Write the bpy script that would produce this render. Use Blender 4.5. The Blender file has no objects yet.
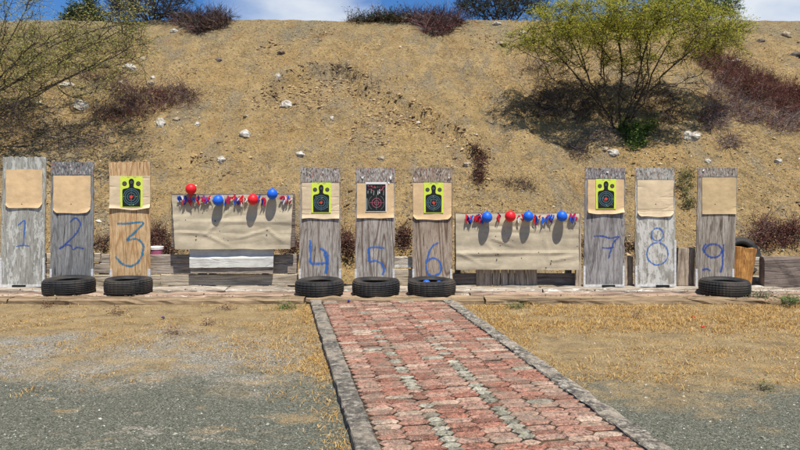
import bpy, math, random
import numpy as np
from mathutils import Vector, noise, kdtree
random.seed(7); rng = np.random.default_rng(7)
C = bpy.context.scene.collection
F = 700.0; CZ = 1.6; HY = 176.0                      # focal length in photo pixels, eye height, horizon row

# ---------------------------------------------------------------- camera, render, light
cam = bpy.data.cameras.new('camera'); camo = bpy.data.objects.new('camera', cam); C.objects.link(camo)
camo.location = (0, 0, CZ); camo.rotation_euler = (math.pi/2, 0, 0)
cam.sensor_width = 36; cam.lens = 36*F/800; cam.shift_y = -(225-HY)/800; cam.clip_end = 2000; cam.clip_start = .05
S = bpy.context.scene; S.camera = camo
S.render.engine = 'CYCLES'
S.render.resolution_x = 1024; S.render.resolution_y = 576
S.view_settings.view_transform = 'Standard'; S.view_settings.look = 'None'
S.view_settings.exposure = 0.36; S.view_settings.gamma = 1; S.view_settings.use_curve_mapping = False
LDIR = Vector((-.17, .42, -1)).normalized()
sl = bpy.data.lights.new('sun', 'SUN'); sl.energy = 5.0; sl.angle = math.radians(.5); sl.color = (1, .955, .88)
so = bpy.data.objects.new('sun', sl); C.objects.link(so); so.rotation_euler = LDIR.to_track_quat('-Z', 'Y').to_euler()

def px(x, y, D): return Vector(((x-400)/F*D, D, CZ-(y-HY)/F*D))

# ---------------------------------------------------------------- node helper
class N:
    def __init__(s, name):
        s.m = bpy.data.materials.new(name); s.m.use_nodes = True; s.t = s.m.node_tree
        s.b = s.t.nodes['Principled BSDF']; s.b.inputs['Specular IOR Level'].default_value = .25
        s.co = s.t.nodes.new('ShaderNodeTexCoord')
    def n(s, typ, ins=None, **kw):
        x = s.t.nodes.new('ShaderNode'+typ)
        for k, v in kw.items(): setattr(x, k, v)
        for k, v in (ins or {}).items(): s.put(x.inputs[k], v)
        return x
    def put(s, inp, v):
        if isinstance(v, bpy.types.NodeSocket): s.t.links.new(v, inp)
        elif isinstance(v, (tuple, list)) and len(v) == 3 and inp.type == 'RGBA': inp.default_value = (*v, 1)
        else: inp.default_value = v
    def map(s, scale=(1, 1, 1), loc=(0, 0, 0), src=None):
        return s.n('Mapping', {'Vector': src or s.co.outputs['Object'], 'Scale': scale, 'Location': loc}).outputs[0]
    def noise(s, scale, detail=4, rough=.6, vec=None, dist=0):
        return s.n('TexNoise', {'Vector': vec or s.co.outputs['Object'], 'Scale': scale, 'Detail': detail, 'Roughness': rough, 'Distortion': dist}).outputs[0]
    def vor(s, scale, vec=None, feature='F1', out=0, rnd=1):
        return s.n('TexVoronoi', {'Vector': vec or s.co.outputs['Object'], 'Scale': scale, 'Randomness': rnd}, feature=feature).outputs[out]
    def ramp(s, fac, stops, interp='LINEAR'):
        r = s.n('ValToRGB', {'Fac': fac}); e = r.color_ramp; e.interpolation = interp
        while len(e.elements) < len(stops): e.elements.new(.5)
        for el, (p, c) in zip(e.elements, stops):
            el.position = p; el.color = (*c, 1) if isinstance(c, (tuple, list)) else (c, c, c, 1)
        return r.outputs[0]
    def mix(s, fac, a, b, mode='MIX'):
        x = s.n('Mix', data_type='RGBA', blend_type=mode)
        s.put(x.inputs[0], fac); s.put(x.inputs[6], a); s.put(x.inputs[7], b); return x.outputs[2]
    def math(s, op, a, b=0.0, c=0.0, clamp=False):
        x = s.n('Math', operation=op, use_clamp=clamp); s.put(x.inputs[0], a); s.put(x.inputs[1], b); s.put(x.inputs[2], c); return x.outputs[0]
    def step(s, v, lo, hi):
        x = s.n('MapRange', {'Value': v, 'From Min': lo, 'From Max': hi}); return x.outputs[0]
    def bump(s, h, dist, strength=1.0, normal=None):
        i = {'Height': h, 'Distance': dist, 'Strength': strength}
        if normal: i['Normal'] = normal
        return s.n('Bump', i).outputs[0]
    def out(s, col, rough=.85, normal=None, spec=None, alpha=None):
        s.put(s.b.inputs['Base Color'], col); s.put(s.b.inputs['Roughness'], rough)
        if normal: s.put(s.b.inputs['Normal'], normal)
        if spec is not None: s.put(s.b.inputs['Specular IOR Level'], spec)
        if alpha is not None: s.put(s.b.inputs['Alpha'], alpha)
        return s.m
    def sep(s, src=None):
        return s.n('SeparateXYZ', {'Vector': src or s.co.outputs['Object']}).outputs

def island_mat(name, stops, rough=.9, trans=0, bump=0):
    k = N(name); r = k.n('NewGeometry').outputs['Random Per Island']
    col = k.ramp(r, stops)
    if bump:
        nn = k.noise(60, 4, .7); col = k.mix(.45, col, k.ramp(nn, [(.3, .25), (.7, 1.0)]), 'MULTIPLY'); k.out(col, rough, k.bump(nn, bump))
    else: k.out(col, rough)
    if trans:
        tr = k.n('BsdfTranslucent', {'Color': col}); mx = k.n('MixShader', {0: trans, 1: k.b.outputs[0], 2: tr.outputs[0]})
        k.t.links.new(mx.outputs[0], k.t.nodes['Material Output'].inputs[0])
    return k.m

# ---------------------------------------------------------------- materials
def wood(name, c1, c2, dark, axis='z', grain=1.0, paint=None, pamt=.5, seed=0, top=None, rings=.55, cracks=.6):
    """weathered timber: long grain along axis, ring figure, dark checks, optional flaking paint"""
    k = N(name)
    sc = {'z': (1, 1, .09), 'x': (.07, 1, 1)}[axis]
    v = k.map(sc, (seed*3.1, seed*1.7, seed*.9))
    warp = k.noise(2.2*grain, 2, .5, v)
    vv = k.n('VectorMath', {0: v, 1: k.n('VectorMath', {0: k.n('CombineXYZ', {0: warp, 1: warp, 2: warp}).outputs[0], 'Scale': .9}, operation='SCALE').outputs[0]}, operation='ADD').outputs[0]
    fine = k.noise(55*grain, 5, .7, v); chk = k.noise(24*grain, 3, .6, vv); mid = k.noise(9*grain, 4, .65, vv)
    rg = k.math('FRACT', k.math('MULTIPLY', k.noise(2.6*grain, 1.5, .4, vv), 17.0)); rg = k.math('ABSOLUTE', k.math('SUBTRACT', rg, .5))
    base = k.mix(k.step(mid, .3, .7), c1, c2)
    base = k.mix(k.math('MULTIPLY', k.step(rg, .20, .04), rings), base, dark)
    base = k.mix(k.math('MULTIPLY', k.step(fine, .52, .36), cracks), base, dark)
    base = k.mix(k.math('MULTIPLY', k.step(chk, .40, .33), cracks*1.3), base, tuple(x*.6 for x in dark))
    fl = k.noise(110, 3, .7, v); base = k.mix(.35, base, k.ramp(fl, [(.38, .35), (.55, 1.0), (.7, 1.25)]), 'MULTIPLY')
    blot = k.noise(3.0, 4, .7, k.map((1, 1, 1), (seed*2.3, seed, 0)))
    base = k.mix(k.step(blot, .5, .85), base, tuple(x*.55 for x in c1))
    h = k.math('ADD', k.math('MULTIPLY', fine, .7), k.math('MULTIPLY', rg, .9))
    if paint:
        pn = k.noise(14, 6, .75, k.map({'z': (1, 1, .35), 'x': (.3, 1, 1)}[axis], (seed, 0, 0)))
        pm = k.step(k.math('ADD', pn, k.math('MULTIPLY', k.math('SUBTRACT', mid, .5), .5)), 1-pamt, 1-pamt+.05)
        base = k.mix(pm, base, paint); h = k.math('ADD', h, k.math('MULTIPLY', pm, .5))
    if top is not None:                                   # bullet-shredded band: pale torn fibres, dark holes, red and white specks
        z = k.sep()[2]; zone = k.step(z, top, top+.03)
        tv = k.map((1, 1, .22), (seed*1.3, 0, seed*.7))
        a = k.noise(60, 5, .8, tv); b = k.vor(75, k.map((1, 1, .45), (seed*1.9, 0, seed*1.1)), out=1)
        shred = k.ramp(a, [(.40, tuple(x*.15 for x in c1)), (.48, c1), (.56, c2), (.63, (.62, .57, .5))])
        bb = k.n('SeparateColor', {0: b}).outputs[0]
        shred = k.mix(k.math('MULTIPLY', k.math('GREATER_THAN', bb, .94), .8), shred, (.36, .05, .05))
        shred = k.mix(k.math('LESS_THAN', bb, .14), shred, (.04, .03, .03))
        shred = k.mix(k.math('MULTIPLY', k.math('GREATER_THAN', k.n('SeparateColor', {0: b}).outputs[1], .93), .8), shred, (.7, .68, .62))
        base = k.mix(k.math('MULTIPLY', zone, .68), base, shred)
        h = k.math('ADD', h, k.math('MULTIPLY', k.math('MULTIPLY', zone, a), 3.0))
    return k.out(base, .88, k.bump(h, .005, .9))

def sand_mat():
    k = N('sandy slope'); o = k.co.outputs['Object']
    big = k.noise(.45, 4, .6); med = k.noise(2.3, 5, .65); fine = k.noise(38, 4, .8); vf = k.noise(120, 2, .6)
    col = k.ramp(med, [(.30, (.33, .235, .115)), (.5, (.54, .375, .17)), (.70, (.67, .47, .215))])
    gr = k.noise(1.1, 6, .7, k.map((1.5, .35, 1)))
    col = k.mix(k.math('MULTIPLY', k.step(gr, .50, .60), .7), col, (.36, .30, .20))
    hz = k.step(k.math('ADD', k.sep()[2], k.math('MULTIPLY', gr, 1.2)), 5.6, 6.5); col = k.mix(k.math('MULTIPLY', hz, .45), col, (.33, .29, .18))
    wp = k.noise(1.5, 5, .7, k.map((1, .5, .5), (3, 8, 1))); col = k.mix(k.math('MULTIPLY', k.step(wp, .55, .68), .65), col, (.40, .235, .095))                  # grey gravelly streaks down the slope
    col = k.mix(k.math('MULTIPLY', k.step(big, .45, .68), .5), col, (.60, .39, .15))
    sm = k.step(k.noise(.9, 4, .65, k.map((1.3, .45, .45), (2, 6, 3))), .60, .40)
    col = k.mix(k.math('MULTIPLY_ADD', sm, .55, .40), col, k.ramp(fine, [(.32, .15), (.42, .80), (.58, 1.12), (.72, 1.6)]), 'MULTIPLY')
    col = k.mix(k.math('MULTIPLY_ADD', sm, .4, .2), col, k.ramp(vf, [(.3, .35), (.7, 1.6)]), 'MULTIPLY')
    clod = k.noise(13, 4, .8); rub = k.step(k.noise(.8, 5, .7, k.map((1, .7, 1), (5, 1, 2))), .44, .60)
    col = k.mix(k.math('MULTIPLY', k.math('ADD', k.math('MULTIPLY', rub, .6), .35), 1.0), col, k.ramp(clod, [(.34, .25), (.46, .85), (.60, 1.2)]), 'MULTIPLY')
    v1 = k.vor(26, out=1); s1 = k.n('SeparateColor', {0: v1}); d1 = k.vor(26)
    stone = k.math('MULTIPLY', k.math('GREATER_THAN', s1.outputs[0], .72), k.step(d1, .40, .30))
    col = k.mix(stone, col, k.ramp(s1.outputs[1], [(0, (.16, .12, .07)), (.45, (.34, .28, .19)), (.8, (.55, .48, .36)), (1, (.7, .65, .55))]))
    h = k.math('ADD', k.math('MULTIPLY', fine, 1.0), k.math('MULTIPLY', stone, .9))
    h = k.math('ADD', h, k.math('MULTIPLY', med, 3)); h = k.math('ADD', h, k.math('MULTIPLY', clod, 3.0))
    return k.out(col, .95, k.bump(h, .05, 1.0), .1)

def ground_mat():
    k = N('dry ground'); X, Y, Z = k.sep()
    w = k.noise(1.1, 5, .65); med = k.noise(3.5, 5, .7); fine = k.noise(75, 4, .8)
    sand = k.ramp(med, [(.3, (.22, .16, .085)), (.5, (.35, .255, .13)), (.7, (.46, .34, .18))])
    v = k.vor(105, out=1); s = k.n('SeparateColor', {0: v}).outputs; d = k.vor(105)
    grav = k.ramp(s[0], [(0, (.10, .10, .072)), (.35, (.15, .152, .112)), (.75, (.20, .20, .15)), (.95, (.27, .26, .20)), (1, (.42, .40, .33))])
    pale = k.ramp(s[0], [(0, (.14, .13, .10)), (.4, (.27, .25, .20)), (.8, (.42, .40, .34)), (1, (.7, .68, .62))])
    side = k.step(X, -1.2, 2.2)                                              # left yard and right yard differ
    thr = k.math('ADD', 5.55, k.math('MULTIPLY', side, -.48))
    edge = k.math('ADD', Y, k.math('MULTIPLY', k.math('SUBTRACT', w, .5), 3.2))
    near = k.step(k.math('SUBTRACT', k.math('ADD', edge, k.math('MULTIPLY', k.math('SUBTRACT', k.noise(7, 5, .75), .5), 1.6)), thr), .40, -.40)
    mid = k.math('MULTIPLY', k.step(edge, 7.3, 6.6), k.step(side, .25, .0))
    mid = k.math('MULTIPLY', mid, k.step(k.noise(1.6, 4, .7), .36, .54))
    straw = k.step(k.noise(1.9, 6, .75, k.map((.8, 1.6, 1), (4, 2, 0))), .50, .62)
    col = k.mix(k.math('MULTIPLY', mid, .85), sand, pale)
    col = k.mix(k.math('MULTIPLY', straw, .5), col, (.50, .33, .13))
    patch = k.step(k.noise(1.3, 4, .7, k.map((1, 1.8, 1), (9, 5, 0))), .64, .56)
    col = k.mix(k.math('MULTIPLY', near, k.math('MAXIMUM', patch, k.step(side, .5, .9))), col, grav)
    col = k.mix(.7, col, k.ramp(fine, [(.34, .40), (.5, 1.0), (.68, 1.45)]), 'MULTIPLY')
    h = k.math('ADD', k.math('MULTIPLY', fine, 1.0), k.math('MULTIPLY', k.step(d, .5, 0), .8))
    h = k.math('ADD', h, k.math('MULTIPLY', k.noise(14, 4, .7), 1.2))
    return k.out(col, .95, k.bump(h, .014, 1.0), .1)

M = {}
M['sand'] = sand_mat(); M['ground'] = ground_mat()
M['pebble'] = island_mat('pebble', [(0, (.11, .08, .045)), (.35, (.24, .17, .09)), (.75, (.40, .30, .17)), (.95, (.50, .42, .29)), (1, (.66, .61, .52))], .9)
M['clod'] = island_mat('earth clod', [(0, (.07, .045, .022)), (.5, (.25, .165, .08)), (1, (.46, .33, .18))], .95)
M['gravel'] = island_mat('gravel', [(0, (.05, .052, .035)), (.5, (.14, .145, .10)), (.9, (.25, .245, .18)), (1, (.58, .55, .48))], .9)
M['straw'] = island_mat('dry grass', [(0, (.26, .13, .04)), (.4, (.46, .27, .075)), (.8, (.56, .37, .13)), (1, (.64, .50, .27))], .85, .2)
M['rock'] = None
def rock_mat(name, a, b):
    k = N(name); n1 = k.noise(9, 6, .75); n2 = k.noise(30, 5, .7)
    col = k.ramp(n1, [(.35, tuple(x*.55 for x in a)), (.5, a), (.65, b)]); 
    return k.out(col, .9, k.bump(k.math('ADD', n1, k.math('MULTIPLY', n2, .5)), .03))
M['rock'] = rock_mat('pale rock', (.50, .45, .36), (.74, .70, .62)); M['rock_tan'] = rock_mat('tan rock', (.33, .26, .17), (.50, .42, .30)); M['rock_dark'] = rock_mat('dark rock', (.14, .11, .09), (.25, .21, .17))
def paver_mat(name, stops):
    k = N(name); r = k.n('NewGeometry').outputs['Random Per Island']; col = k.ramp(r, stops)
    n1 = k.noise(26, 6, .75); n2 = k.noise(5, 5, .7); n3 = k.noise(110, 3, .7)
    col = k.mix(.8, col, k.ramp(n1, [(.38, .14), (.50, .85), (.64, 1.25)]), 'MULTIPLY')
    n4 = k.noise(55, 4, .75); col = k.mix(.6, col, k.ramp(n4, [(.38, .25), (.52, 1.0), (.66, 1.3)]), 'MULTIPLY')
    col = k.mix(k.math('MULTIPLY', k.step(n2, .46, .62), .65), col, (.17, .135, .095))
    col = k.mix(k.math('MULTIPLY', k.step(n3, .56, .66), .7), col, (.48, .40, .31))
    return k.out(col, .88, k.bump(k.math('ADD', n1, k.math('MULTIPLY', n3, .4)), .010))
M['paver'] = paver_mat('red clay paver', [(0, (.20, .085, .055)), (.22, (.37, .15, .095)), (.5, (.44, .215, .145)), (.72, (.40, .235, .17)), (.9, (.48, .30, .21)), (1, (.58, .43, .31))])
M['paver_grey'] = paver_mat('grey paver', [(0, (.22, .21, .155)), (.5, (.36, .345, .255)), (1, (.50, .47, .36))])
def joint_mat():
    k = N('sandy joints'); n1 = k.noise(30, 5, .7); n2 = k.noise(3, 4, .7)
    col = k.mix(k.step(n2, .5, .7), k.ramp(n1, [(.35, (.02, .016, .011)), (.7, (.075, .055, .035))]), (.15, .105, .06))
    return k.out(col, .95, k.bump(n1, .01))
M['joint'] = joint_mat()
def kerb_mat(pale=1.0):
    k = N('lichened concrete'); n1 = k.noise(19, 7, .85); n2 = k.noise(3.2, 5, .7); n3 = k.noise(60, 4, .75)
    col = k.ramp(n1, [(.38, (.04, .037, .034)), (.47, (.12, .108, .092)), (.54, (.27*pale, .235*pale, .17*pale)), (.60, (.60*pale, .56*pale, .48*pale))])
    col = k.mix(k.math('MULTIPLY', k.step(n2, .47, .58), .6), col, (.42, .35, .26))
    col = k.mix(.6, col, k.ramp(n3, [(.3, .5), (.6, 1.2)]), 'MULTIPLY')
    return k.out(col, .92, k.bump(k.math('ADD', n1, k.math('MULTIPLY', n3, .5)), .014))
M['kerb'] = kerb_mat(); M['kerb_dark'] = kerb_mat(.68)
def rubber(name, c=.028):
    k = N(name); n1 = k.noise(20, 5, .7); n2 = k.noise(3, 4, .6)
    col = k.ramp(n1, [(.3, (c*.6,)*3), (.6, (c*1.2, c*1.2, c*1.25)), (.8, (c*2.6, c*2.4, c*2.1))])
    col = k.mix(k.math('MULTIPLY', k.step(n2, .42, .7), .40), col, (.13, .105, .075)); col = k.mix(k.math('MULTIPLY', k.step(k.noise(45, 4, .8), .58, .68), .35), col, (.15, .13, .10))
    return k.out(col, .62, k.bump(n1, .003), .35)
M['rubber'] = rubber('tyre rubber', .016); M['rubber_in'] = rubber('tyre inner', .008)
def card_mat(name, c, stain=.35, crease=14, holes=1.0):
    k = N(name); n1 = k.noise(2.5, 5, .65); n2 = k.noise(22, 5, .7, k.map((.35, 1, 1))); n3 = k.noise(5, 2, .5, k.map((.25, 1, 1.6)))
    col = k.ramp(n1, [(.3, tuple(x*.72 for x in c)), (.55, c), (.75, tuple(min(.85, x*1.18) for x in c))])
    col = k.mix(stain, col, k.ramp(n2, [(.35, .6), (.6, 1.1)]), 'MULTIPLY')
    hv = k.n('SeparateColor', {0: k.vor(17, out=1)}).outputs[0]; hd = k.vor(17); col = k.mix(k.math('MULTIPLY', k.math('MULTIPLY', k.math('GREATER_THAN', hv, .90), k.math('LESS_THAN', hd, .13)), holes), col, (.03, .02, .015))
    cr = k.math('ABSOLUTE', k.math('SUBTRACT', k.math('FRACT', k.math('MULTIPLY', n3, crease*.4)), .5))
    return k.out(col, .85, k.bump(k.math('ADD', k.step(cr, .0, .12), k.math('MULTIPLY', n1, 3)), .003))
M['card'] = card_mat('weathered cardboard', (.50, .425, .295), .22, 1.2); M['paper'] = card_mat('backing card', (.72, .50, .27), .12, 5)
M['paper_old'] = card_mat('tanned backing card', (.60, .44, .235), .2, 5); M['paper_pale'] = card_mat('pale backing card', (.70, .55, .35), .15, 6)
M['white_sheet'] = card_mat('dirty white sheet', (.66, .65, .58), .25)
def flat(name, c, rough=.6, var=.0, spec=.3):
    k = N(name)
    if var:
        n1 = k.noise(40, 5, .75); c = k.mix(var, c, k.ramp(n1, [(.35, .35), (.6, 1.1)]), 'MULTIPLY')
    return k.out(c, rough, spec=spec)
M['lime'] = flat('fluorescent paper', (.66, .78, .08), .6, .2); M['black'] = flat('black ink', (.012, .013, .012), .6)
M['grey_line'] = flat('grey print line', (.20, .24, .20)); M['red_ink'] = flat('red centre', (.75, .07, .04), .6, .4)
M['pink_ink'] = flat('pink scoring line', (.50, .12, .18)); M['white_paper'] = flat('white paper', (.75, .73, .68), .7, .2)
M['blue_line'] = flat('bluish print line', (.10, .22, .26))
def balloon_mat(name, c):
    k = N(name); k.b.inputs['Subsurface Weight'].default_value = .0
    return k.out(c, .45, spec=.35)
M['b_blue'] = balloon_mat('blue rubber', (.012, .12, .62)); M['b_red'] = balloon_mat('red rubber', (.72, .015, .02))
M['b_white'] = balloon_mat('white rubber', (.72, .70, .66)); M['b_navy'] = balloon_mat('navy rubber', (.012, .02, .16)); M['b_pink'] = balloon_mat('crimson rubber', (.45, .02, .07))
def spray(name, c):
    k = N(name); uv = k.n('SeparateXYZ', {'Vector': k.co.outputs['UV']}).outputs
    e = k.math('ABSOLUTE', k.math('SUBTRACT', uv[1], .5))
    n1 = k.noise(70, 5, .8, k.map((1, 1, .3))); n2 = k.noise(12, 3, .6)
    a = k.math('ADD', k.step(e, .5, .05), k.math('MULTIPLY', k.math('SUBTRACT', n1, .58), 2.8))
    a = k.math('ADD', a, k.math('MULTIPLY', k.math('SUBTRACT', n2, .5), 1.0))
    al = k.math('MULTIPLY', k.step(a, .15, .75), .82)
    return k.out(c, .7, alpha=al)
M['spray'] = spray('blue spray paint', (.03, .15, .50)); M['spray_teal'] = spray('teal spray paint', (.02, .19, .34)); M['spray_dark'] = spray('faded blue spray paint', (.03, .08, .33))
M['white_metal'] = flat('chipped white paint', (.66, .65, .62), .5, .5); M['foot'] = flat('matt black', (.012, .012, .012), .7)
M['bark'] = island_mat('bark', [(0, (.06, .043, .03)), (1, (.10, .075, .055))], .9, bump=.01)
M['bark_dark'] = flat('dark twig bark', (.065, .048, .038), .9); M['bark_grey'] = flat('grey twig bark', (.17, .14, .12), .9)
M['leaf_y'] = island_mat('yellow green leaf', [(0, (.13, .17, .02)), (.5, (.35, .36, .04)), (.85, (.56, .50, .07)), (1, (.62, .50, .12))], .6, .5)
M['leaf_olive'] = island_mat('olive leaf', [(0, (.10, .11, .04)), (.5, (.18, .19, .06)), (1, (.32, .29, .10))], .7, .3)
M['leaf_mesq'] = island_mat('pale olive leaf', [(0, (.20, .21, .05)), (.5, (.38, .37, .09)), (1, (.52, .47, .16))], .7, .5)
M['bark_mid'] = flat('brown twig bark', (.06, .045, .034), .9)
M['leaf_dark'] = island_mat('dark leaf', [(0, (.02, .045, .015)), (.6, (.045, .09, .025)), (1, (.10, .16, .05))], .6, .2)
M['leaf_green'] = island_mat('green leaf', [(0, (.04, .09, .02)), (.6, (.09, .17, .03)), (1, (.20, .28, .06))], .6, .3)
M['leaf_brown'] = island_mat('withered leaf', [(0, (.05, .025, .018)), (.5, (.13, .055, .035)), (1, (.26, .15, .09))], .85, .1)
M['twig_red'] = island_mat('reddish twig', [(0, (.07, .022, .02)), (.5, (.16, .045, .04)), (.85, (.20, .08, .065)), (1, (.30, .22, .17))], .9)
M['twig_mauve'] = island_mat('mauve grey twig', [(0, (.08, .055, .055)), (.5, (.20, .145, .14)), (1, (.36, .29, .26))], .9)
M['twig_brown'] = island_mat('brown twig', [(0, (.04, .026, .018)), (.5, (.10, .065, .042)), (1, (.22, .16, .11))], .9)
M['twig_dark'] = island_mat('blackish twig', [(0, (.02, .016, .014)), (1, (.075, .055, .045))], .9)

# ---------------------------------------------------------------- object helpers
def mesh(name, V, Fc, mats, parent=None, mi=None, smooth=False, uv=None, loc=None):
    m = bpy.data.meshes.new(name)
    if isinstance(V, np.ndarray): V = V.tolist()
    if isinstance(Fc, np.ndarray): Fc = Fc.tolist()
    m.from_pydata(V, [], Fc)
    for x in (mats if isinstance(mats, (list, tuple)) else [mats]): m.materials.append(x)
    if mi is not None: m.polygons.foreach_set('material_index', np.array(mi, dtype=np.int32))
    if smooth: m.polygons.foreach_set('use_smooth', np.ones(len(m.polygons), dtype=bool))
    if uv is not None:
        l = m.uv_layers.new(name='UVMap'); idx = np.empty(len(m.loops), dtype=np.int32); m.loops.foreach_get('vertex_index', idx)
        l.data.foreach_set('uv', np.array(uv, dtype=np.float32)[idx].ravel())
    m.update(); o = bpy.data.objects.new(name, m); C.objects.link(o)
    if parent: o.parent = parent
    if loc is not None: o.location = loc
    return o
def tag(o, label=None, cat=None, group=None, kind=None):
    if label: o['label'] = label
    if cat: o['category'] = cat
    if group: o['group'] = group
    if kind: o['kind'] = kind
    return o
def empty(name, loc, label, cat, group=None):
    o = bpy.data.objects.new(name, None); C.objects.link(o); o.location = loc; o.empty_display_size = .2
    return tag(o, label, cat, group)

def sheet(corners, y, thick, nx=2, nz=2, disp=None, edge=None):
    """closed panel between corner points BL, BR, TR, TL given as (x, z); front faces the shooter at depth y"""
    BL, BR, TR, TL = corners; V = []; uv = []
    for side in (0, 1):
        for j in range(nz+1):
            v = j/nz
            for i in range(nx+1):
                u = i/nx
                x = (BL[0]*(1-u)+BR[0]*u)*(1-v)+(TL[0]*(1-u)+TR[0]*u)*v
                z = (BL[1]*(1-u)+BR[1]*u)*(1-v)+(TL[1]*(1-u)+TR[1]*u)*v
                if edge: dx, dz = edge(u, v); x += dx; z += dz
                d = disp(u, v) if disp else 0
                V.append((x, y-d+side*thick, z)); uv.append((u, v))
    W = nx+1; n = W*(nz+1); Fc = []
    for j in range(nz):
        for i in range(nx):
            a = j*W+i; Fc.append((a, a+1, a+W+1, a+W)); b = a+n; Fc.append((b, b+W, b+W+1, b+1))
    for i in range(nx):
        Fc.append((i+1, i, i+n, i+1+n)); a = nz*W+i; Fc.append((a, a+1, a+1+n, a+n))
    for j in range(nz):
        a = j*W; Fc.append((a, a+W, a+W+n, a+n)); a = j*W+nx; Fc.append((a+W, a, a+n, a+W+n))
    return V, Fc, uv
def rel(V, o): return [(v[0]-o[0], v[1]-o[1], v[2]-o[2]) for v in V]
def put_sheet(name, parent, corners, y, thick, mat, **kw):
    V, Fc, uv = sheet(corners, y, thick, **kw)
    o = parent.location if parent else (0, 0, 0)
    return mesh(name, rel(V, o), Fc, mat, parent, uv=uv)

def beam(cx, cy, z0, L, d, h, seed, nseg=None, bow=.004, ch=.008, ragged=.006, rz=0, org=None):
    """long timber along x with worn edges and uneven ends; returns V, F around org"""
    nseg = nseg or max(6, int(L/.12)); prof = [(-d/2, 0), (d/2, 0), (d/2, h-ch), (d/2-ch, h), (0, h*1.004), (-d/2+ch, h), (-d/2, h-ch), (-d/2-.002, h*.5)]
    V = []; n = len(prof)
    for i in range(nseg+1):
        t = i/nseg; x = -L/2+L*t
        w = noise.noise(Vector((x*.8, seed*5.1, 0)))*bow*2
        for q, (py, pz) in enumerate(prof):
            r = noise.noise(Vector((x*6, seed*3.3+q*1.9, 2)))*ragged*(0 if pz == 0 else 1)
            xx = x+(noise.noise(Vector((q*2.7, seed, t*9)))*.02 if i in (0, nseg) else 0)
            V.append((xx, py+w+(r if py < 0 else -r*.5), pz+(r if pz > h*.9 else 0)))
    Fc = []
    for i in range(nseg):
        for q in range(n):
            a = i*n+q; b = i*n+(q+1) % n; Fc.append((a, a+n, b+n, b))
    Fc.append(tuple(range(n))); Fc.append(tuple(reversed(range(nseg*n, nseg*n+n))))
    c, s = math.cos(rz), math.sin(rz); o = org or (0, 0, 0)
    V = [(cx+x*c-y*s-o[0], cy+x*s+y*c-o[1], z0+z-o[2]) for x, y, z in V]
    return V, Fc
def box(x0, x1, y0, y1, z0, z1):
    V = [(x0, y0, z0), (x1, y0, z0), (x1, y1, z0), (x0, y1, z0), (x0, y0, z1), (x1, y0, z1), (x1, y1, z1), (x0, y1, z1)]
    return V, [(0, 3, 2, 1), (4, 5, 6, 7), (0, 1, 5, 4), (1, 2, 6, 5), (2, 3, 7, 6), (3, 0, 4, 7)]

# ---------------------------------------------------------------- terrain
def ss(t): t = max(0., min(1., t)); return t*t*(3-2*t)
TOE = 10.35; CREST = 20.7; CZ_H = 6.21
ARC = [(-3.1, 16.4), (-2.69, 17.1), (-2.1, 17.55), (-1.4, 17.85), (-1.05, 17.3), (-.70, 16.4), (.0, 15.75), (.43, 15.2), (1.0, 14.6), (1.5, 13.7)]
AX = [p[0] for p in ARC]; AY = [p[1] for p in ARC]
def hill(x, y):
    t = y-TOE
    if t < -.4: return -.25
    if y < CREST:
        base = .60*t if t > .6 else .60*(t+.4)**2/ (4*.5) * .72 - .05 if t > -.4 else 0
        if t > .6: pass
        a = ss((CREST-y)/2.2)*ss((t+.2)/1.2)
    elif y < 28: base = CZ_H; a = 0
    else: return max(-.3, CZ_H-(y-28)*.62)
    b = base
    if a > 0:
        n = noise.noise(Vector((x*.35+3, y*.22, 1)))*.20
        n += noise.noise(Vector((x*.9+7, y*.45, 5)))*.10
        r = noise.noise(Vector((x*2.3+1, y*.5+4, 9))); n += -abs(r)*.20+.05; r = noise.noise(Vector((x*4.6+2, y*.9, 6))); n += -abs(r)*.07
        n += noise.noise(Vector((x*5, y*5, 3)))*.055
        n += noise.noise(Vector((x*13, y*13, 8)))*.030
        # slumped scar above the middle boards: a ragged little cliff with a hollow below it
        wx = x+.30*noise.noise(Vector((x*1.7, y*1.7, 11)))+.10*noise.noise(Vector((x*6, y*6, 12)))
        if -3.3 < wx < 1.7:
            ay = float(np.interp(wx, AX, AY))+.12*noise.noise(Vector((x*5, 3, 2))); d = (ay-y)*.7; side = ss((wx+3.3)/.7)*ss((1.7-wx)/.6)
            if d > 0: n -= side*(.26*ss(d/.10)*math.exp(-d/.9)+.10*ss(d/.5)*math.exp(-d/2.5))
            else: n += side*.08*math.exp(d/.35)
        # broad bulges, spill cones and rills
        n += .22*math.exp(-((x-.2)/1.6)**2)*ss((16.8-y)/3)-.16*math.exp(-((x-1.9)/.5)**2)*ss((y-11.5)/2)*ss((19-y)/3)
        n += -.16*math.exp(-((x-3.0-.12*(18-y))/.35)**2)*ss((y-11.5)/2)-.14*math.exp(-((x+3.7+.1*(18-y))/.45)**2)*ss((y-11.5)/2)
        rr_ = noise.noise(Vector((x*1.1+9, y*.9, 14)))
        n += .07*ss((rr_-.05)/.08)
        b += n*a
    b = min(b, CZ_H+.02*math.sin(x*.9)) if y > 19 else b
    if y > CREST-2: b += noise.noise(Vector((x*3, y*3, 3)))*.03+.05*ss((y-20)/1)*noise.noise(Vector((x*.4, 2, 1)))
    return b
hill_py = hill
def build_fast():
    global hill
    gx = np.arange(-18, 18.01, .05); gy = np.arange(9.9, 26, .05)
    Hg = [[hill_py(float(x), float(y)) for x in gx] for y in gy]
    def f(x, y):
        i = (x+18)/.05; j = (y-9.9)/.05
        if i < 0 or j < 0 or i >= len(gx)-1 or j >= len(gy)-1: return hill_py(x, y)
        a = int(i); b = int(j); u = i-a; v = j-b; r0 = Hg[b]; r1 = Hg[b+1]
        return (r0[a]*(1-u)+r0[a+1]*u)*(1-v)+(r1[a]*(1-u)+r1[a+1]*u)*v
    hill = f
build_fast()
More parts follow.
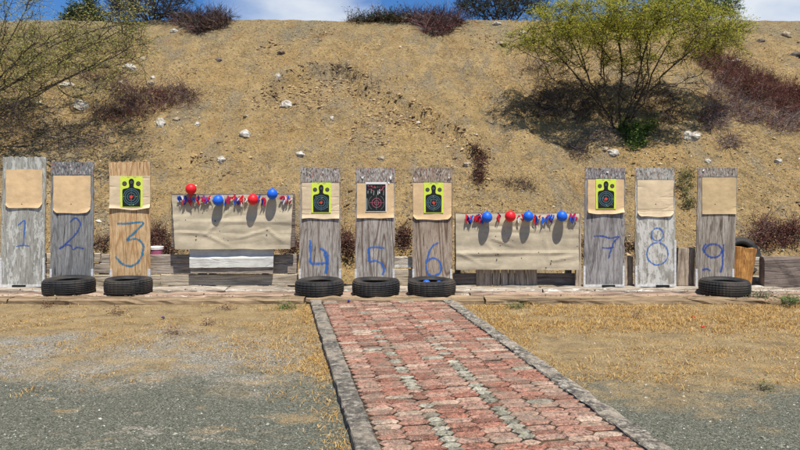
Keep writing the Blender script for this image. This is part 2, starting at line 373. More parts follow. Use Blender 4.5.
def slope_at(pxx, pyy, lo=10.2, hi=21.2):
    D = lo
    while D < hi:
        p = px(pxx, pyy, D)
        if p.z <= hill(p.x, D): return p
        D += .02
    p = px(pxx, pyy, 20.9); p.z = hill(p.x, 20.9); return p
def hnorm(x, y):
    e = .08; return Vector((-(hill(x+e, y)-hill(x-e, y))/(2*e), -(hill(x, y+e)-hill(x, y-e))/(2*e), 1)).normalized()
def gz(x, y):
    return noise.noise(Vector((x*.7, y*.7, 0)))*.012+noise.noise(Vector((x*4, y*4, 0)))*.006
def grid(xs, ys, fn):
    W = len(xs); V = [(x, y, fn(x, y)) for y in ys for x in xs]
    Fc = [(j*W+i, j*W+i+1, (j+1)*W+i+1, (j+1)*W+i) for j in range(len(ys)-1) for i in range(W-1)]
    return V, Fc
xs = [-600, -200, -80, -30, -16, -11]+list(np.arange(-8, 8.01, .08))+[11, 16, 30, 80, 200, 600]
ys = [-600, -150, -40, -10, -2, 1]+list(np.arange(2, 11.5, .08))+[14, 30, 80, 200, 700]
V, Fc = grid([float(a) for a in xs], [float(a) for a in ys], lambda x, y: gz(x, y) if abs(x) < 9 and 1.5 < y < 12 else -.02)
tag(mesh('ground', V, Fc, M['ground'], smooth=True), kind='structure', label='dry dirt and gravel yard in front of the boards')
xs = [-90, -60, -40, -30, -24, -19]+list(np.arange(-14, 14.01, .06))+[19, 24, 30, 40, 60, 90]
ys = list(np.arange(9.9, 21.4, .062))+[22, 23, 25, 28, 32, 38.6]
V, Fc = grid([float(a) for a in xs], [float(a) for a in ys], hill)
tag(mesh('hill', V, Fc, M['sand'], smooth=True), kind='structure', label='sandy earth slope rising behind the target boards')

# scattered stones: closed little polyhedra
OCT_V = np.array([(1, 0, 0), (-1, 0, 0), (0, 1, 0), (0, -1, 0), (0, 0, 1), (0, 0, -1)], float)
OCT_F = np.array([(0, 2, 4), (2, 1, 4), (1, 3, 4), (3, 0, 4), (2, 0, 5), (1, 2, 5), (3, 1, 5), (0, 3, 5)])
def stones(name, P, R, mat, label, cat):
    n = len(P); V = OCT_V[None]*R[:, None, None]*rng.uniform(.55, 1.25, (n, 6, 1))
    V *= np.array([1, 1, .7])
    a = rng.uniform(0, 6.28, n); c, s = np.cos(a)[:, None], np.sin(a)[:, None]
    x = V[:, :, 0]*c-V[:, :, 1]*s; y = V[:, :, 0]*s+V[:, :, 1]*c; z = V[:, :, 2]+x*rng.uniform(-.4, .4, (n, 1))
    V = np.stack([x, y, z], 2)+P[:, None, :]
    Fc = (OCT_F[None]+(np.arange(n)*6)[:, None, None]).reshape(-1, 3)
    return tag(mesh(name, V.reshape(-1, 3), Fc, mat), label, cat, kind='stuff')
P = []; R = []
for i in range(52000):
    y = random.uniform(10.6, 20.9); x = random.uniform(-.62, .62)*y
    dens = noise.noise(Vector((x*.5, y*.4, 4)))+.5*noise.noise(Vector((x*2, y*2, 4)))
    if dens+random.uniform(-.5, .6) < 0: continue
    P.append((x, y, hill(x, y)+.004)); R.append(.006+.024*random.random()**4+.03*(random.random() < .006))
stones('slope_pebbles', np.array(P), np.array(R), M['pebble'], 'small stones and clods littering the sandy slope', 'pebbles')

P = []; R = []
for i in range(60000):
    y = random.uniform(10.8, 20.6); x = random.uniform(-.60, .60)*y; q = -.42
    wx = x+.30*noise.noise(Vector((x*1.7, y*1.7, 11)))
    if -3.3 < wx < 1.8:
        d = (float(np.interp(wx, AX, AY))-y)*.7
        if d > -.15: q += .75*math.exp(-abs(d)/.45)+.45*math.exp(-abs(d)/1.3)
    q += .75*noise.noise(Vector((x*.7, y*.7, 21)))+.4*noise.noise(Vector((x*2.6, y*2.6, 5)))
    if q+random.uniform(-.3, .12) < 0: continue
    P.append((x, y, hill(x, y)+.003)); R.append(.012+.055*random.random()**4)
stones('slope_clods', np.array(P), np.array(R), M['clod'], 'rough brown clods of earth below the slumped scar', 'clods')
# ---------------------------------------------------------------- path
pd = Vector((-128.5, 700, 0)).normalized(); pn = Vector((pd.y, -pd.x, 0))        # along the path, and to its right
ZP = .055
def at_plane(pxx, pyy, z): D = (CZ-z)*F/(pyy-HY); return px(pxx, pyy, D)
A0 = at_plane(310.5, 302.5, ZP); B0 = at_plane(457, 302.5, ZP)
pw = (B0-A0).dot(pn); print('path width', pw)
t_end = (8.70-A0.y)/pd.y
def pp(s, t, z): p = A0+pn*s+pd*t; return (p.x, p.y, z)                          # s across from the outer left edge, t along (negative = nearer)
def over_deck(s, t): return (A0+pn*s+pd*t).y > 8.69
kw = .138
def kerb(s0, s1, label, mt='kerb'):
    V = []; n = 120; prof = [(0, -.15), (0, ZP-.004), (.03, ZP+.006), (.5, ZP+.009), (.97, ZP+.006), (1, ZP-.004), (1, -.15)]
    for i in range(n+1):
        te = lambda s: (8.69-(A0+pn*s).y)/pd.y
        for q, (f, z) in enumerate(prof):
            s = s0+(s1-s0)*f+(.008*noise.noise(Vector((i*.35, s0*9, 4))) if (q < 3) == (s0 == 0) else 0); t = -9.0+(te(s)+9.0)*i/n
            j = noise.noise(Vector((t*5, q*3.0, s0)))+.8*noise.noise(Vector((t*17, q*3.0, s0)))
            V.append(pp(s+j*.010, t, z+(j*.007 if z > 0 else 0)))
    m = len(prof); Fc = [(i*m+q, i*m+q+1, (i+1)*m+q+1, (i+1)*m+q) for i in range(n) for q in range(m-1)]
    Fc += [tuple(reversed(range(m))), tuple(range(n*m, n*m+m))]
    return tag(mesh('kerb', V, Fc, M[mt]), label, kind='structure')
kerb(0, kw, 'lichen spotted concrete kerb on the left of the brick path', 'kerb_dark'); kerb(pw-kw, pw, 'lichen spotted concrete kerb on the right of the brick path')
V = []; Fc = []; mi = []
n = 60
for i in range(n+1):
    for s in (kw, pw-kw):
        te = (8.69-(A0+pn*s).y)/pd.y; V.append(pp(s, -9+(te+9)*i/n, ZP-.012))
for i in range(n): Fc.append((i*2, i*2+1, i*2+3, i*2+2)); mi.append(2)
def paver(s0, s1, tc, h, pt, mat):
    g = .014; s0 += g*.3; s1 -= g*.3; hh = h/2-g*.5
    jx, jy = random.uniform(-.003, .003), random.uniform(-.003, .003); z = ZP+random.uniform(-.004, .005)+.006*noise.noise(Vector((s0*2, tc*1.5, 0)))
    pts = [(s0, tc), (s0+pt, tc-hh), (s1-pt, tc-hh), (s1, tc), (s1-pt, tc+hh), (s0+pt, tc+hh)]
    cx, cy = (s0+s1)/2, tc; b = len(V); tl = random.uniform(-.02, .02); tl2 = random.uniform(-.03, .03)
    jit = [(random.uniform(-.004, .004), random.uniform(-.004, .004)) for _ in pts]
    if over_deck(cx, cy+hh) or cy < -8.9: return
    for k_, zz in ((1, -.012), (1, -.006), (.93, 0)):
        for (x, y), (a, c) in zip(pts, jit):
            xx = cx+(x+a-cx)*(k_ if k_ == 1 else 1-.009/max(.03, abs(x-cx))) ; yy = cy+(y+c-cy)*(k_ if k_ == 1 else .80)
            V.append(pp(xx+jx, yy+jy, z+zz+(x-cx)*tl+(y-cy)*tl2))
    for r_ in (0, 6):
        for q in range(6): Fc.append((b+r_+q, b+r_+(q+1) % 6, b+r_+6+(q+1) % 6, b+r_+6+q)); mi.append(mat)
    Fc.append(tuple(range(b+12, b+18))); mi.append(mat)
inner = pw-2*kw
cols = []; ws = [1, 1, .55, 1, 1, .55, 1, 1, 1]; sc = inner/sum(ws); s = kw
for w_ in ws: cols.append((s, s+w_*sc, w_ < 1)); s += w_*sc
H = .086
for ci, (a, b_, small) in enumerate(cols):
    tc = -8.9+(H/2 if ci % 2 else 0)
    ptt = .028
    while tc < 1:
        aa = a-ptt*.5 if ci else a; bb = b_+ptt*.5 if ci < len(cols)-1 else b_
        if small:
            paver(aa, bb, tc, H, .035, 1 if random.random() < .78-.70*ss((tc+3.6)/2.0) else 0)
        else:
            paver(aa, bb, tc, H, ptt, 0 if random.random() > .012 else 1)
        tc += H
tag(mesh('path', V, Fc, [M['paver'], M['paver_grey'], M['joint']], mi=mi), 'red interlocking paver path with two rows of small grey pavers', kind='structure')
def on_path(x, y):
    s = (Vector((x, y, 0))-Vector((A0.x, A0.y, 0))).dot(pn); return -.02 < s < pw+.02

# gravel and dry grass on the yard
P = []; R = []
for i in range(26000):
    y = 3.3+5.3*random.random()**1.4; x = random.uniform(-.60, .60)*y
    if on_path(x, y): continue
    P.append((x, y, gz(x, y)+.001)); R.append(.003+.006*random.random()**2+.012*(random.random() < .012))
P = np.array(P); R = np.array(R); near = P[:, 1]+.8*rng.uniform(-1, 1, len(P)) < np.where(P[:, 0] < 0, 6.6, 5.2)
stones('yard_gravel', P[near], R[near], M['gravel'], 'grey green gravel chips over the near yard', 'gravel')
stones('yard_grit', P[~near], R[~near]*.9, M['pebble'], 'tan grit and small stones over the far yard', 'grit')
V = []; Fc = []
def blades(x, y, n, r, h, zf=gz):
    for _ in range(n):
        a = random.uniform(0, 6.28); d = r*math.sqrt(random.random()); bx, by = x+d*math.cos(a), y+d*math.sin(a); bz = zf(bx, by)-.003
        hh = h*random.choice([.25, .4, .6, .9, 1.3]); le = random.uniform(.3, 2.6)*max(hh, .012); a = random.uniform(0, 6.28); w = .0022
        tx, ty = bx+le*math.cos(a), by+le*math.sin(a); wx, wy = w*math.cos(a+1.57), w*math.sin(a+1.57); b = len(V)
        mx, my = bx+(tx-bx)*.4, by+(ty-by)*.4
        V.extend([(bx-wx, by-wy, bz), (bx+wx, by+wy, bz), (mx+wx, my+wy, bz+hh*.6), (mx-wx, my-wy, bz+hh*.6), (tx, ty, bz+hh)])
        Fc.extend([(b, b+1, b+2, b+3), (b+3, b+2, b+4)])
for i in range(16000):
    y = random.uniform(3.4, 8.66); x = random.uniform(-.60, .60)*y
    if on_path(x, y): continue
    s = (Vector((x, y, 0))-Vector((A0.x, A0.y, 0))).dot(pn)
    q = .5*noise.noise(Vector((x*.9, y*1.4, 7)))+.35*noise.noise(Vector((x*3, y*4, 7)))
    if s > 0:
        q += .62*ss((y-7.1)/.5)+.16*ss((y-5.0)/.6)-.60*ss((5.5-y)/.6)
    else:
        q += .42*ss((1.1+s)/1.0)*ss((y-4.6)/.8)-.32*ss((6.4-y)/1.5)-.05
    if q+random.uniform(-.25, .1) < .0: continue
    blades(x, y, random.randint(4, 10), random.uniform(.02, .08), .014+.022*random.random()**2)
for i in range(3200):
    left = random.random() < .6; t = random.uniform(-6, .9); sd_ = abs(random.gauss(0, .11))+.01
    p = A0+pn*(-sd_ if left else pw+sd_)+pd*t
    if 3.3 < p.y < 8.66 and noise.noise(Vector((t*1.3, left*5, 1)))+random.uniform(-.3, .35) > -.05: blades(p.x, p.y, random.randint(4, 9), .035, .008+.020*random.random()**2) if left or p.y > 5.4 else None
for i in range(5200):                                # thick golden strip under the boards on the right
    y = random.uniform(7.15, 8.66); x = random.uniform(.9, 5.6)
    if not on_path(x, y) and noise.noise(Vector((x*1.8, y*3, 2)))+random.uniform(-.2, .5) > .0: blades(x, y, random.randint(4, 9), .05, .018+.025*random.random()**2)
tag(mesh('dry_grass', V, Fc, M['straw']), 'short golden dry grass in patches over the yard', 'dry grass', kind='stuff')

# ---------------------------------------------------------------- timber sleepers (the low step the boards stand on)
W_white = lambda s: wood('white flaked sleeper', (.36, .29, .21), (.50, .43, .34), (.07, .055, .04), 'x', .35, (.56, .53, .46), .43, s)
W_red = lambda s: wood('reddish weathered sleeper', (.34, .22, .15), (.52, .39, .28), (.08, .05, .035), 'x', .35, (.62, .54, .44), .42, s)
W_tan = lambda s: wood('tan weathered sleeper', (.25, .17, .095), (.44, .32, .19), (.04, .027, .015), 'x', .45, (.52, .42, .29), .36, s)
rows = [('rear', 9.54, .34, .078, W_white, [(-7.2, -2.35), (-2.33, 1.9), (1.92, 7.2)]),
        ('middle', 9.160, .325, .058, W_red, [(-7.2, -3.6), (-3.58, .9), (.92, 4.2), (4.22, 7.2)]),
        ('front', 8.84, .245, .067, W_tan, [(-7.2, -4.9), (-4.88, -1.2), (-1.18, 1.05), (1.07, 4.75), (4.77, 7.2)])]
lab = {'rear': ['white flaked timber sleeper under the boards painted 1 and 2', 'white flaked timber sleeper under the left cardboard panel and the middle tyres', 'white flaked timber sleeper under the boards painted 7 and 8'],
       'middle': ['reddish weathered sleeper under the two left tyres', 'reddish weathered sleeper under the tyre below the board painted 4', 'reddish weathered sleeper in front of the right cardboard panel', 'reddish weathered sleeper under the tyre below the board painted 9'],
       'front': ['tan split sleeper at the far left edge of the step', 'tan split sleeper bordering the sandy yard left of the path', 'tan sleeper across the head of the brick path', 'tan split sleeper bordering the dry grass right of the path', 'tan split sleeper at the far right edge of the step']}
sd = 1
for nm, yy, dd, hh, wf, segs in rows:
    for (a, b_), lb in zip(segs, lab[nm]):
        c = ((a+b_)/2, yy, 0); V, Fc = beam((a+b_)/2, yy, -.05, b_-a, dd, hh+.05, sd, bow=.016, ch=.02, ragged=.03, org=c)
        o = mesh('timber_sleeper', V, Fc, wf(sd), loc=c); tag(o, lb, 'timber', 'timber sleepers forming the step under the boards'); sd += 1

P = []; R = []
for i in range(2600):
    x = random.uniform(-5.6, 5.6); y = random.choice([8.98, 8.98, 9.34, 9.70, 8.72])+random.gauss(0, .05)
    if noise.noise(Vector((x*2, y*3, 8)))+random.uniform(-.4, .3) < 0 or y < 8.74: continue
    P.append((x, y, .072 if y < 9.32 else .082)); R.append(.004+.012*random.random()**3)
stones('wood_chips', np.array(P), np.array(R), M['clod'], 'dirt crumbs and wood chips in the joints of the timber step', 'chips')
# ---------------------------------------------------------------- plank walls behind the boards
def xw(x, D): return (x-400)/F*D
def zw(y, D): return CZ-(y-HY)/F*D
W_pl = [wood('weathered plank pale', (.46, .38, .27), (.58, .50, .38), (.16, .12, .08), 'x', 1.1, None, 0, 11), wood('weathered plank grey', (.34, .28, .22), (.46, .39, .31), (.11, .085, .065), 'x', 1.0, None, 0, 12),
        wood('weathered plank white', (.48, .42, .33), (.58, .52, .42), (.17, .13, .10), 'x', 1.1, (.66, .63, .56), .45, 13), wood('old grey beam', (.20, .155, .125), (.30, .24, .20), (.06, .045, .036), 'x', 1.2, None, 0, 14)]
def plank_wall(label, planks, posts, D, group='plank walls behind the boards'):
    x0 = min(p[0] for p in planks); x1 = max(p[1] for p in planks)
    e = empty('plank_wall', ((xw(x0, D)+xw(x1, D))/2, D, .07), label, 'plank wall', group)
    for q, (a, b_, yt, yb, mt, off) in enumerate(planks):
        z0, z1 = zw(yb, D), zw(yt, D)
        V, Fc = beam((xw(a, D)+xw(b_, D))/2, D+.03+off, z0, xw(b_, D)-xw(a, D), .05, z1-z0, q+x0*.01, ragged=.006, ch=.006, org=e.location); mesh('plank', V, Fc, W_pl[mt], e)
    for a in posts:
        X = xw(a, D); V, Fc = box(X-.05, X+.05, D+.08, D+.18, 0, zw(min(p[2] for p in planks), D)-.03); mesh('post', rel(V, e.location), Fc, W_pl[1], e)
    return e
D1 = 9.735
plank_wall('weathered plank wall behind the left cardboard panel and boards 1 to 3', [(-120, 100, 253.5, 262, 0, .0), (-90, 297, 263.5, 273.5, 1, .01), (101, 298, 255, 263, 1, .02), (-100, 160, 275, 285, 0, -.01), (161, 298, 274.5, 285, 0, -.015)], [-60, 20, 100, 200, 290], D1)
e = plank_wall('short plank wall between the boards painted 5 and 6', [(372, 420, 257, 267.5, 2, 0), (372, 424, 269, 286, 0, -.01)], [380, 415], D1)
# bolt hole plug on the left wall
o = plank_wall('pale plank wall at right behind the orange tapered board', [(742, 900, 257.5, 265.5, 2, 0), (738, 900, 266, 275, 0, .005), (738, 900, 276, 286, 2, 0)], [745, 830], 9.86)
# the big grey beam lying on edge in front of it
c = (xw(832, 9.55), 9.62, .07); V, Fc = beam(c[0], 9.62, .085, xw(905, 9.5)-xw(772, 9.5), .16, .40, 44, ragged=.02, ch=.03, org=c, rz=-.05, bow=.012)
tag(mesh('timber_beam', V, Fc, W_pl[3], loc=c), 'thick dark grey timber beam on its edge at the right frame edge', 'timber')
# upright offcuts
def upright(name, label, xa, xb, yt, D, mt, cat='post', group=None, yb=None, lean=0, thick=.07):
    z0 = .078 if yb is None else zw(yb, D); z1 = zw(yt, D); a, b_ = xw(xa, D), xw(xb, D); c = ((a+b_)/2, D, z0); s = xa*.37
    V, Fc, uv = sheet([(a, z0), (b_, z0), (b_+lean, z1), (a+lean, z1)], D, thick, nx=5, nz=10, disp=lambda u, v: .008*noise.noise(Vector((u*3, v*4, s))), edge=lambda u, v: (.006*noise.noise(Vector((v*6, u+s, 1))), .012*v*noise.noise(Vector((u*5, s, 3)))))
    return tag(mesh(name, rel(V, c), Fc, mt, loc=c), label, cat, group)
W_up = wood('upright offcut', (.42, .33, .24), (.54, .44, .33), (.14, .10, .07), 'z', 1.1, None, 0, 21)
upright('wooden_post', 'pale split stump post between the boards painted 8 and 9', 677, 694, 248, 9.72, W_up, lean=.02)
upright('wooden_post', 'short round topped stub post between the boards painted 7 and 8', 624, 633, 257, 9.74, W_up)
W_or = wood('orange varnished board', (.50, .22, .055), (.62, .33, .10), (.16, .06, .02), 'z', 1.2, None, 0, 22)
c0 = xw(745, 9.72); D = 9.72
V, Fc, uv = sheet([(xw(731, D), .05), (xw(751, D), .05), (xw(757, D), zw(249, D)), (xw(733, D), zw(246, D))], D, .09, nx=8, nz=10, disp=lambda u, v: .05*(1-(2*u-1)**2)+.01*noise.noise(Vector((u*4, v*5, 2))), edge=lambda u, v: (0, .02*v*noise.noise(Vector((u*4, 1, 1)))))
tag(mesh('tapered_board', rel(V, (c0, D, .05)), Fc, W_or, loc=(c0, D, .05)), 'orange brown tapered board leaning beside the board painted 9', 'board')

# ---------------------------------------------------------------- tyres
def tyre(loc, R, h, label, rot=(0, 0, 0), group='old tyres lying in front of the boards'):
    e = empty('tyre', loc, label, 'tyre', group); e.rotation_euler = rot
    ri = R*.58; n = 96; hb = h/2
    def lathe(name, prof, mat, blocks=False, smooth=True):
        V = []; m = len(prof)
        for i in range(n):
            a = 2*math.pi*i/n
            for q, (r, z) in enumerate(prof):
                rr = r
                if blocks and 0 < q < m-1 and (i % bl_ == 0): rr -= .005
                V.append((rr*math.cos(a), rr*math.sin(a), z+hb+(.010*math.sin(2*a+R*40)*(z/h) if z > 0 else 0)))
        Fc = [(i*m+q, ((i+1) % n)*m+q, ((i+1) % n)*m+q+1, i*m+q+1) for i in range(n) for q in range(m-1)]
        mesh(name, V, Fc, mat, e, smooth=smooth)
    pr = [(R*.94, -hb*.90)]; ng = 5+int(loc[0]*7) % 4; bl_ = 2+int(abs(loc[0])*13) % 3; zz = np.linspace(-hb*.80, hb*.80, ng)
    for a, b_ in zip(zz[:-1], zz[1:]):
        bul = lambda z: R*(1-.035*(z/hb)**2)
        pr += [(bul(a)-.010, a+.001), (bul(a), a+.007), (bul(b_), b_-.007), (bul(b_)-.010, b_-.001)]
    pr.append((R*.94, hb*.90)); lathe('tread', pr, M['rubber'], True, False)
    side = [(R*.94, hb*.90), (R*.91, hb*.99), (R*.90, hb*.97), (R*.84, hb*1.02), (R*.76, hb*1.0), (R*.745, hb*1.02), (R*.68, hb*.93), (ri+.018, hb*.78), (ri, hb*.70), (ri+.004, hb*.58), (ri+.03, hb*.6), (R*.80, hb*.86), (R*.9, hb*.8)]
    lathe('sidewall', side, M['rubber']); lathe('sidewall', [(r, -z) for r, z in side], M['rubber'])
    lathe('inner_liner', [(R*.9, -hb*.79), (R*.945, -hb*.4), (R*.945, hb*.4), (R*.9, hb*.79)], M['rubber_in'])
    return e
for xc, w, yc, lb in [(69, 50, 9.24, 'worn black tyre lying flat below the board painted 2'), (128.5, 46.5, 9.24, 'small smooth black tyre lying flat below the board painted 3'), (319.5, 49, 9.12, 'coarse treaded black tyre lying flat below the board painted 4'),
                      (376, 48, 9.12, 'black tyre lying flat below the board painted 5'), (431.7, 48.5, 9.12, 'black tyre holding two blue balloons below the board painted 6'), (724.5, 48.5, 9.12, 'black tyre lying flat below the board painted 9')]:
    tyre((xw(xc, yc), yc, .062), w/F*yc/2, .19, lb, (0, 0, random.uniform(0, 6)))
tyre((xw(742, 9.92)+.02, 10.08, .42), .28, .17, 'dark tyre standing behind the orange tapered board', (math.radians(68), 0, math.radians(10)), None)

# ---------------------------------------------------------------- target boards
BD = 9.59
def stroke(V, Fc, uv, pts, w, y, org, D=BD):
    P = [Vector((xw(a, D), 0, zw(b_, D))) for a, b_ in pts]; Q = []
    E = [P[0]*2-P[1]]+P+[P[-1]*2-P[-2]]
    for i in range(1, len(E)-2):
        for t in np.linspace(0, 1, 10, endpoint=False):
            p0, p1, p2, p3 = E[i-1:i+3]
            Q.append(.5*((2*p1)+(-p0+p2)*t+(2*p0-5*p1+4*p2-p3)*t*t+(-p0+3*p1-3*p2+p3)*t**3))
    Q.append(P[-1]); b = len(V); n = len(Q)
    for i, q in enumerate(Q):
        d = (Q[min(i+1, n-1)]-Q[max(i-1, 0)]).normalized(); nn = Vector((-d.z, 0, d.x))*w/2*(.9+.25*noise.noise(Vector((i*.11, w*50, 0))))
        for s_, t in ((nn, 0), (-nn, 1)):
            p = q+s_; V.append((p.x-org[0], y-i*.00002-org[1], p.z-org[2])); uv.append((i/n, t))
    for i in range(n-1): a = b+2*i; Fc.append((a, a+2, a+3, a+1))
def Z(o, k, l): return [(o[0]+a/k, o[1]+b_/k) for a, b_ in l]
circ = lambda cx, cy, rx, ry, n=14, a0=0: [(cx+rx*math.cos(a0+2*math.pi*i/n), cy+ry*math.sin(a0+2*math.pi*i/n)) for i in range(n+1)]
o1, o5, o4, o7, o9 = (0, 140), (280, 220), (380, 220), (570, 220), (670, 220)
numbers = {
 1: [Z(o1, 2.65, [(48, 226), (66, 214), (64, 248), (62, 280)]), Z(o1, 2.65, [(42, 282), (60, 279), (79, 281)])],
 2: [Z(o1, 2.65, [(186, 218), (200, 206), (213, 222), (203, 246), (180, 270), (158, 288), (176, 278), (188, 280), (194, 290), (204, 284), (223, 287)])],
 3: [Z(o1, 2.65, [(310, 222), (340, 221), (379, 218), (362, 240), (338, 264), (362, 262), (380, 280), (372, 315), (350, 333), (325, 328), (306, 308)])],
 4: [Z(o5, 5, [(150, 100), (154, 160), (155, 214), (200, 217), (242, 214)]), Z(o5, 5, [(200, 140), (226, 158), (238, 190), (230, 268)]), Z(o5, 5, [(222, 160), (228, 190), (236, 220)])],
 5: [Z(o5, 5, [(522, 140), (480, 136), (444, 142), (446, 175), (448, 206), (480, 204), (508, 218), (520, 245), (514, 274)])],
 6: [Z(o4, 5, [(292, 113), (264, 130), (245, 165), (234, 205), (232, 245), (244, 274)]), Z(o4, 5, [(236, 208), (262, 190), (292, 202), (306, 235), (296, 268), (262, 278), (240, 270)])],
 7: [Z(o7, 5, [(118, 80), (160, 80), (200, 90), (242, 84), (218, 112), (205, 150), (192, 192)]), Z(o7, 5, [(160, 138), (190, 140), (220, 135)])],
 8: [Z(o7, 5, circ(437, 72, 30, 32)), Z(o7, 5, circ(437, 168, 53, 56))],
 9: [Z(o9, 5, circ(217, 153, 42, 34)), Z(o9, 5, [(268, 120), (264, 170), (262, 220), (254, 262)]), Z(o9, 5, [(180, 118), (166, 140), (170, 165)]), Z(o9, 5, [(160, 250), (185, 244), (202, 254)])]}
G = 'numbered plywood target boards'
boards = {  # n: xBL,xBR,xTR,xTL, ytop, paper(x0,x1,y0,y1), paper mat, label
 1: (0, 44.5, 46, 3, 157, (6, 42.3, 169.4, 208), 'paper', 'tall pale grey plywood board painted 1 with blank card'),
 2: (50, 93, 93.5, 51, 162, (53.4, 90.6, 175.6, 213), 'paper', 'dark grey plywood board painted 2 with blank card'),
 3: (110.3, 150, 150.3, 109, 162, (109.6, 150.2, 176, 209.5), 'paper_pale', 'fresh orange plywood board painted 3 with lime target'),
 4: (299, 341, 340, 300.5, 168, (302, 339.3, 183, 218.5), 'paper_pale', 'grey brown plywood board painted 4 with lime target'),
 5: (355, 394.5, 395, 355.5, 168, (357, 394, 183.2, 218), 'paper', 'cracked plywood board painted 5 with shot up black target'),
 6: (412.5, 452, 452.5, 412.5, 168, (413, 451.5, 183, 219.5), 'paper', 'brown plywood board painted 6 with lime target'),
 7: (583.5, 624.3, 625, 585.3, 168, (587.8, 624, 179.5, 214), 'paper', 'grey plywood board painted 7 with lime target and curled card'),
 8: (635.3, 676, 674.4, 635.3, 168, (637.3, 673.4, 180, 216.5), 'paper_pale', 'whitewashed plywood board painted 8 with blank card'),
 9: (695.7, 734, 737.5, 698, 168, (702, 736, 177.5, 214), 'paper_old', 'grey brown plywood board painted 9 with tan blank card')}
wd = {1: ((.36, .35, .30), (.46, .45, .39), (.14, .13, .10), (.52, .51, .45), .50), 2: ((.225, .22, .21), (.33, .325, .31), (.085, .08, .08), None, 0), 3: ((.60, .39, .19), (.70, .50, .28), (.36, .17, .06), None, 0),
      4: ((.33, .285, .235), (.46, .42, .365), (.12, .075, .055), (.5, .46, .42), .34), 5: ((.35, .305, .255), (.50, .45, .39), (.12, .07, .05), (.56, .51, .46), .36), 6: ((.35, .265, .19), (.47, .38, .29), (.12, .07, .045), None, 0),
      7: ((.27, .25, .235), (.39, .37, .35), (.10, .085, .08), (.5, .49, .47), .28), 8: ((.38, .36, .30), (.50, .475, .41), (.13, .10, .07), (.56, .54, .48), .54), 9: ((.33, .285, .23), (.45, .40, .335), (.12, .085, .06), None, 0)}
targets = {3: (120.3, 142.6, 176.4, 207.3), 4: (311.3, 331, 182.6, 212.8), 5: (366, 386, 182, 211.7), 6: (423.8, 443.4, 182.6, 213), 7: (596, 616, 179, 209)}

def target_sheet(parent, rect, y, shot=False):
    x0, x1, y0, y1 = rect; org = parent_world[parent.name]; V = []; Fc = []; mi = []
    def P(u, v, k): return (xw(x0+(x1-x0)*u, y)-org[0], y-.0012*k-org[1], zw(y0+(y1-y0)*v, y)-org[2])
    def poly(pts, k, m): b = len(V); V.extend(P(u, v, k) for u, v in pts); Fc.append(tuple(range(b, b+len(pts)))); mi.append(m)
    ax = (y1-y0)/(x1-x0)
    def disc(u, v, r, k, m, r0=None, n=28, a0=0, a1=2*math.pi):
        if r0 is None: poly([(u+r*math.cos(2*math.pi*i/n), v-r/ax*math.sin(2*math.pi*i/n)) for i in range(n)][::-1], k, m)
        else:
            b = len(V)
            for i in range(n+1):
                a = a0+(a1-a0)*i/n
                for q in (r, r0): V.append(P(u+q*math.cos(a), v-q/ax*math.sin(a), k))
            for i in range(n): Fc.append((b+2*i, b+2*i+2, b+2*i+3, b+2*i+1)); mi.append(m)
    mats = [M['lime'], M['black'], M['blue_line'], M['red_ink'], M['white_paper'], M['pink_ink'], M['grey_line']]
    if not shot:
        poly([(0, 1), (1, 1), (1, 0), (0, 0)], 0, 0)
        # head, neck and rounded shoulders as one outline
        pts = [(.10, .98), (.90, .98), (.91, .50)]+[(.80+.11*math.cos(a), .47-.075*math.sin(a)) for a in np.linspace(.2, 1.45, 6)]+[(.66, .375), (.60, .34), (.60, .27)]
        pts += [(.5+.125*math.cos(a), .18-.11*math.sin(a)) for a in np.linspace(-.3, math.pi+.3, 12)]
        pts += [(.40, .27), (.40, .34), (.34, .375)]+[(.20-.11*math.cos(a), .47-.075*math.sin(a)) for a in np.linspace(1.45, .2, 6)]+[(.09, .50)]
        poly(pts, 1, 1)
        for u in (.19, .81): disc(u, .235, .105, 1, 1); disc(u, .235, .062, 2, 6, .048, 16); disc(u, .235, .02, 2, 3, None, 8)
        disc(.5, .19, .05, 2, 6, .036, 14)
        for r in (.19, .29, .37): disc(.5, .66, r, 2, 2, r-.020, 30)
        for a in (0, 1): poly([(.14, .663), (.86, .663), (.86, .657), (.14, .657)] if a else [(.495, .95), (.505, .95), (.505, .40), (.495, .40)], 3, 2)
        disc(.5, .66, .065, 4, 3, None, 14)
        for _ in range(6):
            a = random.uniform(0, 6.28); r = random.uniform(.03, .13); disc(.5+r*math.cos(a), .66+r/ax*math.sin(a), .020, 5, 3, None, 7)
        for _ in range(5): disc(random.uniform(.15, .85), random.uniform(.42, .95), .014, 5, 0, None, 6)
        poly([(.30, .035), (.42, .035), (.42, .02), (.30, .02)], 1, 6); poly([(.58, .035), (.72, .035), (.72, .02), (.58, .02)], 1, 6)
    else:
        poly([(-.03, 1.0), (1.03, 1.0), (1.03, 0), (-.03, 0)], 0, 4); poly([(.0, .98), (.98, .98), (.98, .075), (.0, .075)], 1, 1)
        for r in (.12, .24): disc(.53, .70, r, 2, 5, r-.02, 26)
        disc(.52, .70, .40, 2, 6, .385, 20, -1.0, 1.0); disc(.52, .70, .40, 2, 6, .385, 20, 2.2, 4.1)
        poly([(.16, .705), (.92, .705), (.92, .695), (.16, .695)], 3, 5); poly([(.515, .94), (.53, .94), (.53, .42), (.515, .42)], 3, 6)
        for u in (.10, .27, .39, .60, .68, .88):
            w = random.uniform(.02, .045); v0 = random.uniform(.25, .32); v1 = v0+random.uniform(.07, .17); poly([(u-w, v1), (u+w*.4, v1+.01), (u+w, v0), (u-w*.5, v0-.02)], 2, 4 if random.random() < .45 else 6)
        for _ in range(34): disc(random.uniform(.08, .92), random.uniform(.12, .30), random.uniform(.012, .03), 4, random.choice([5, 3, 5, 6]), None, 6)
        poly([(.03, .93), (.07, .93), (.07, .55), (.03, .55)], 2, 6)
    return mesh('target_sheet', V, Fc, mats, parent, mi=mi)

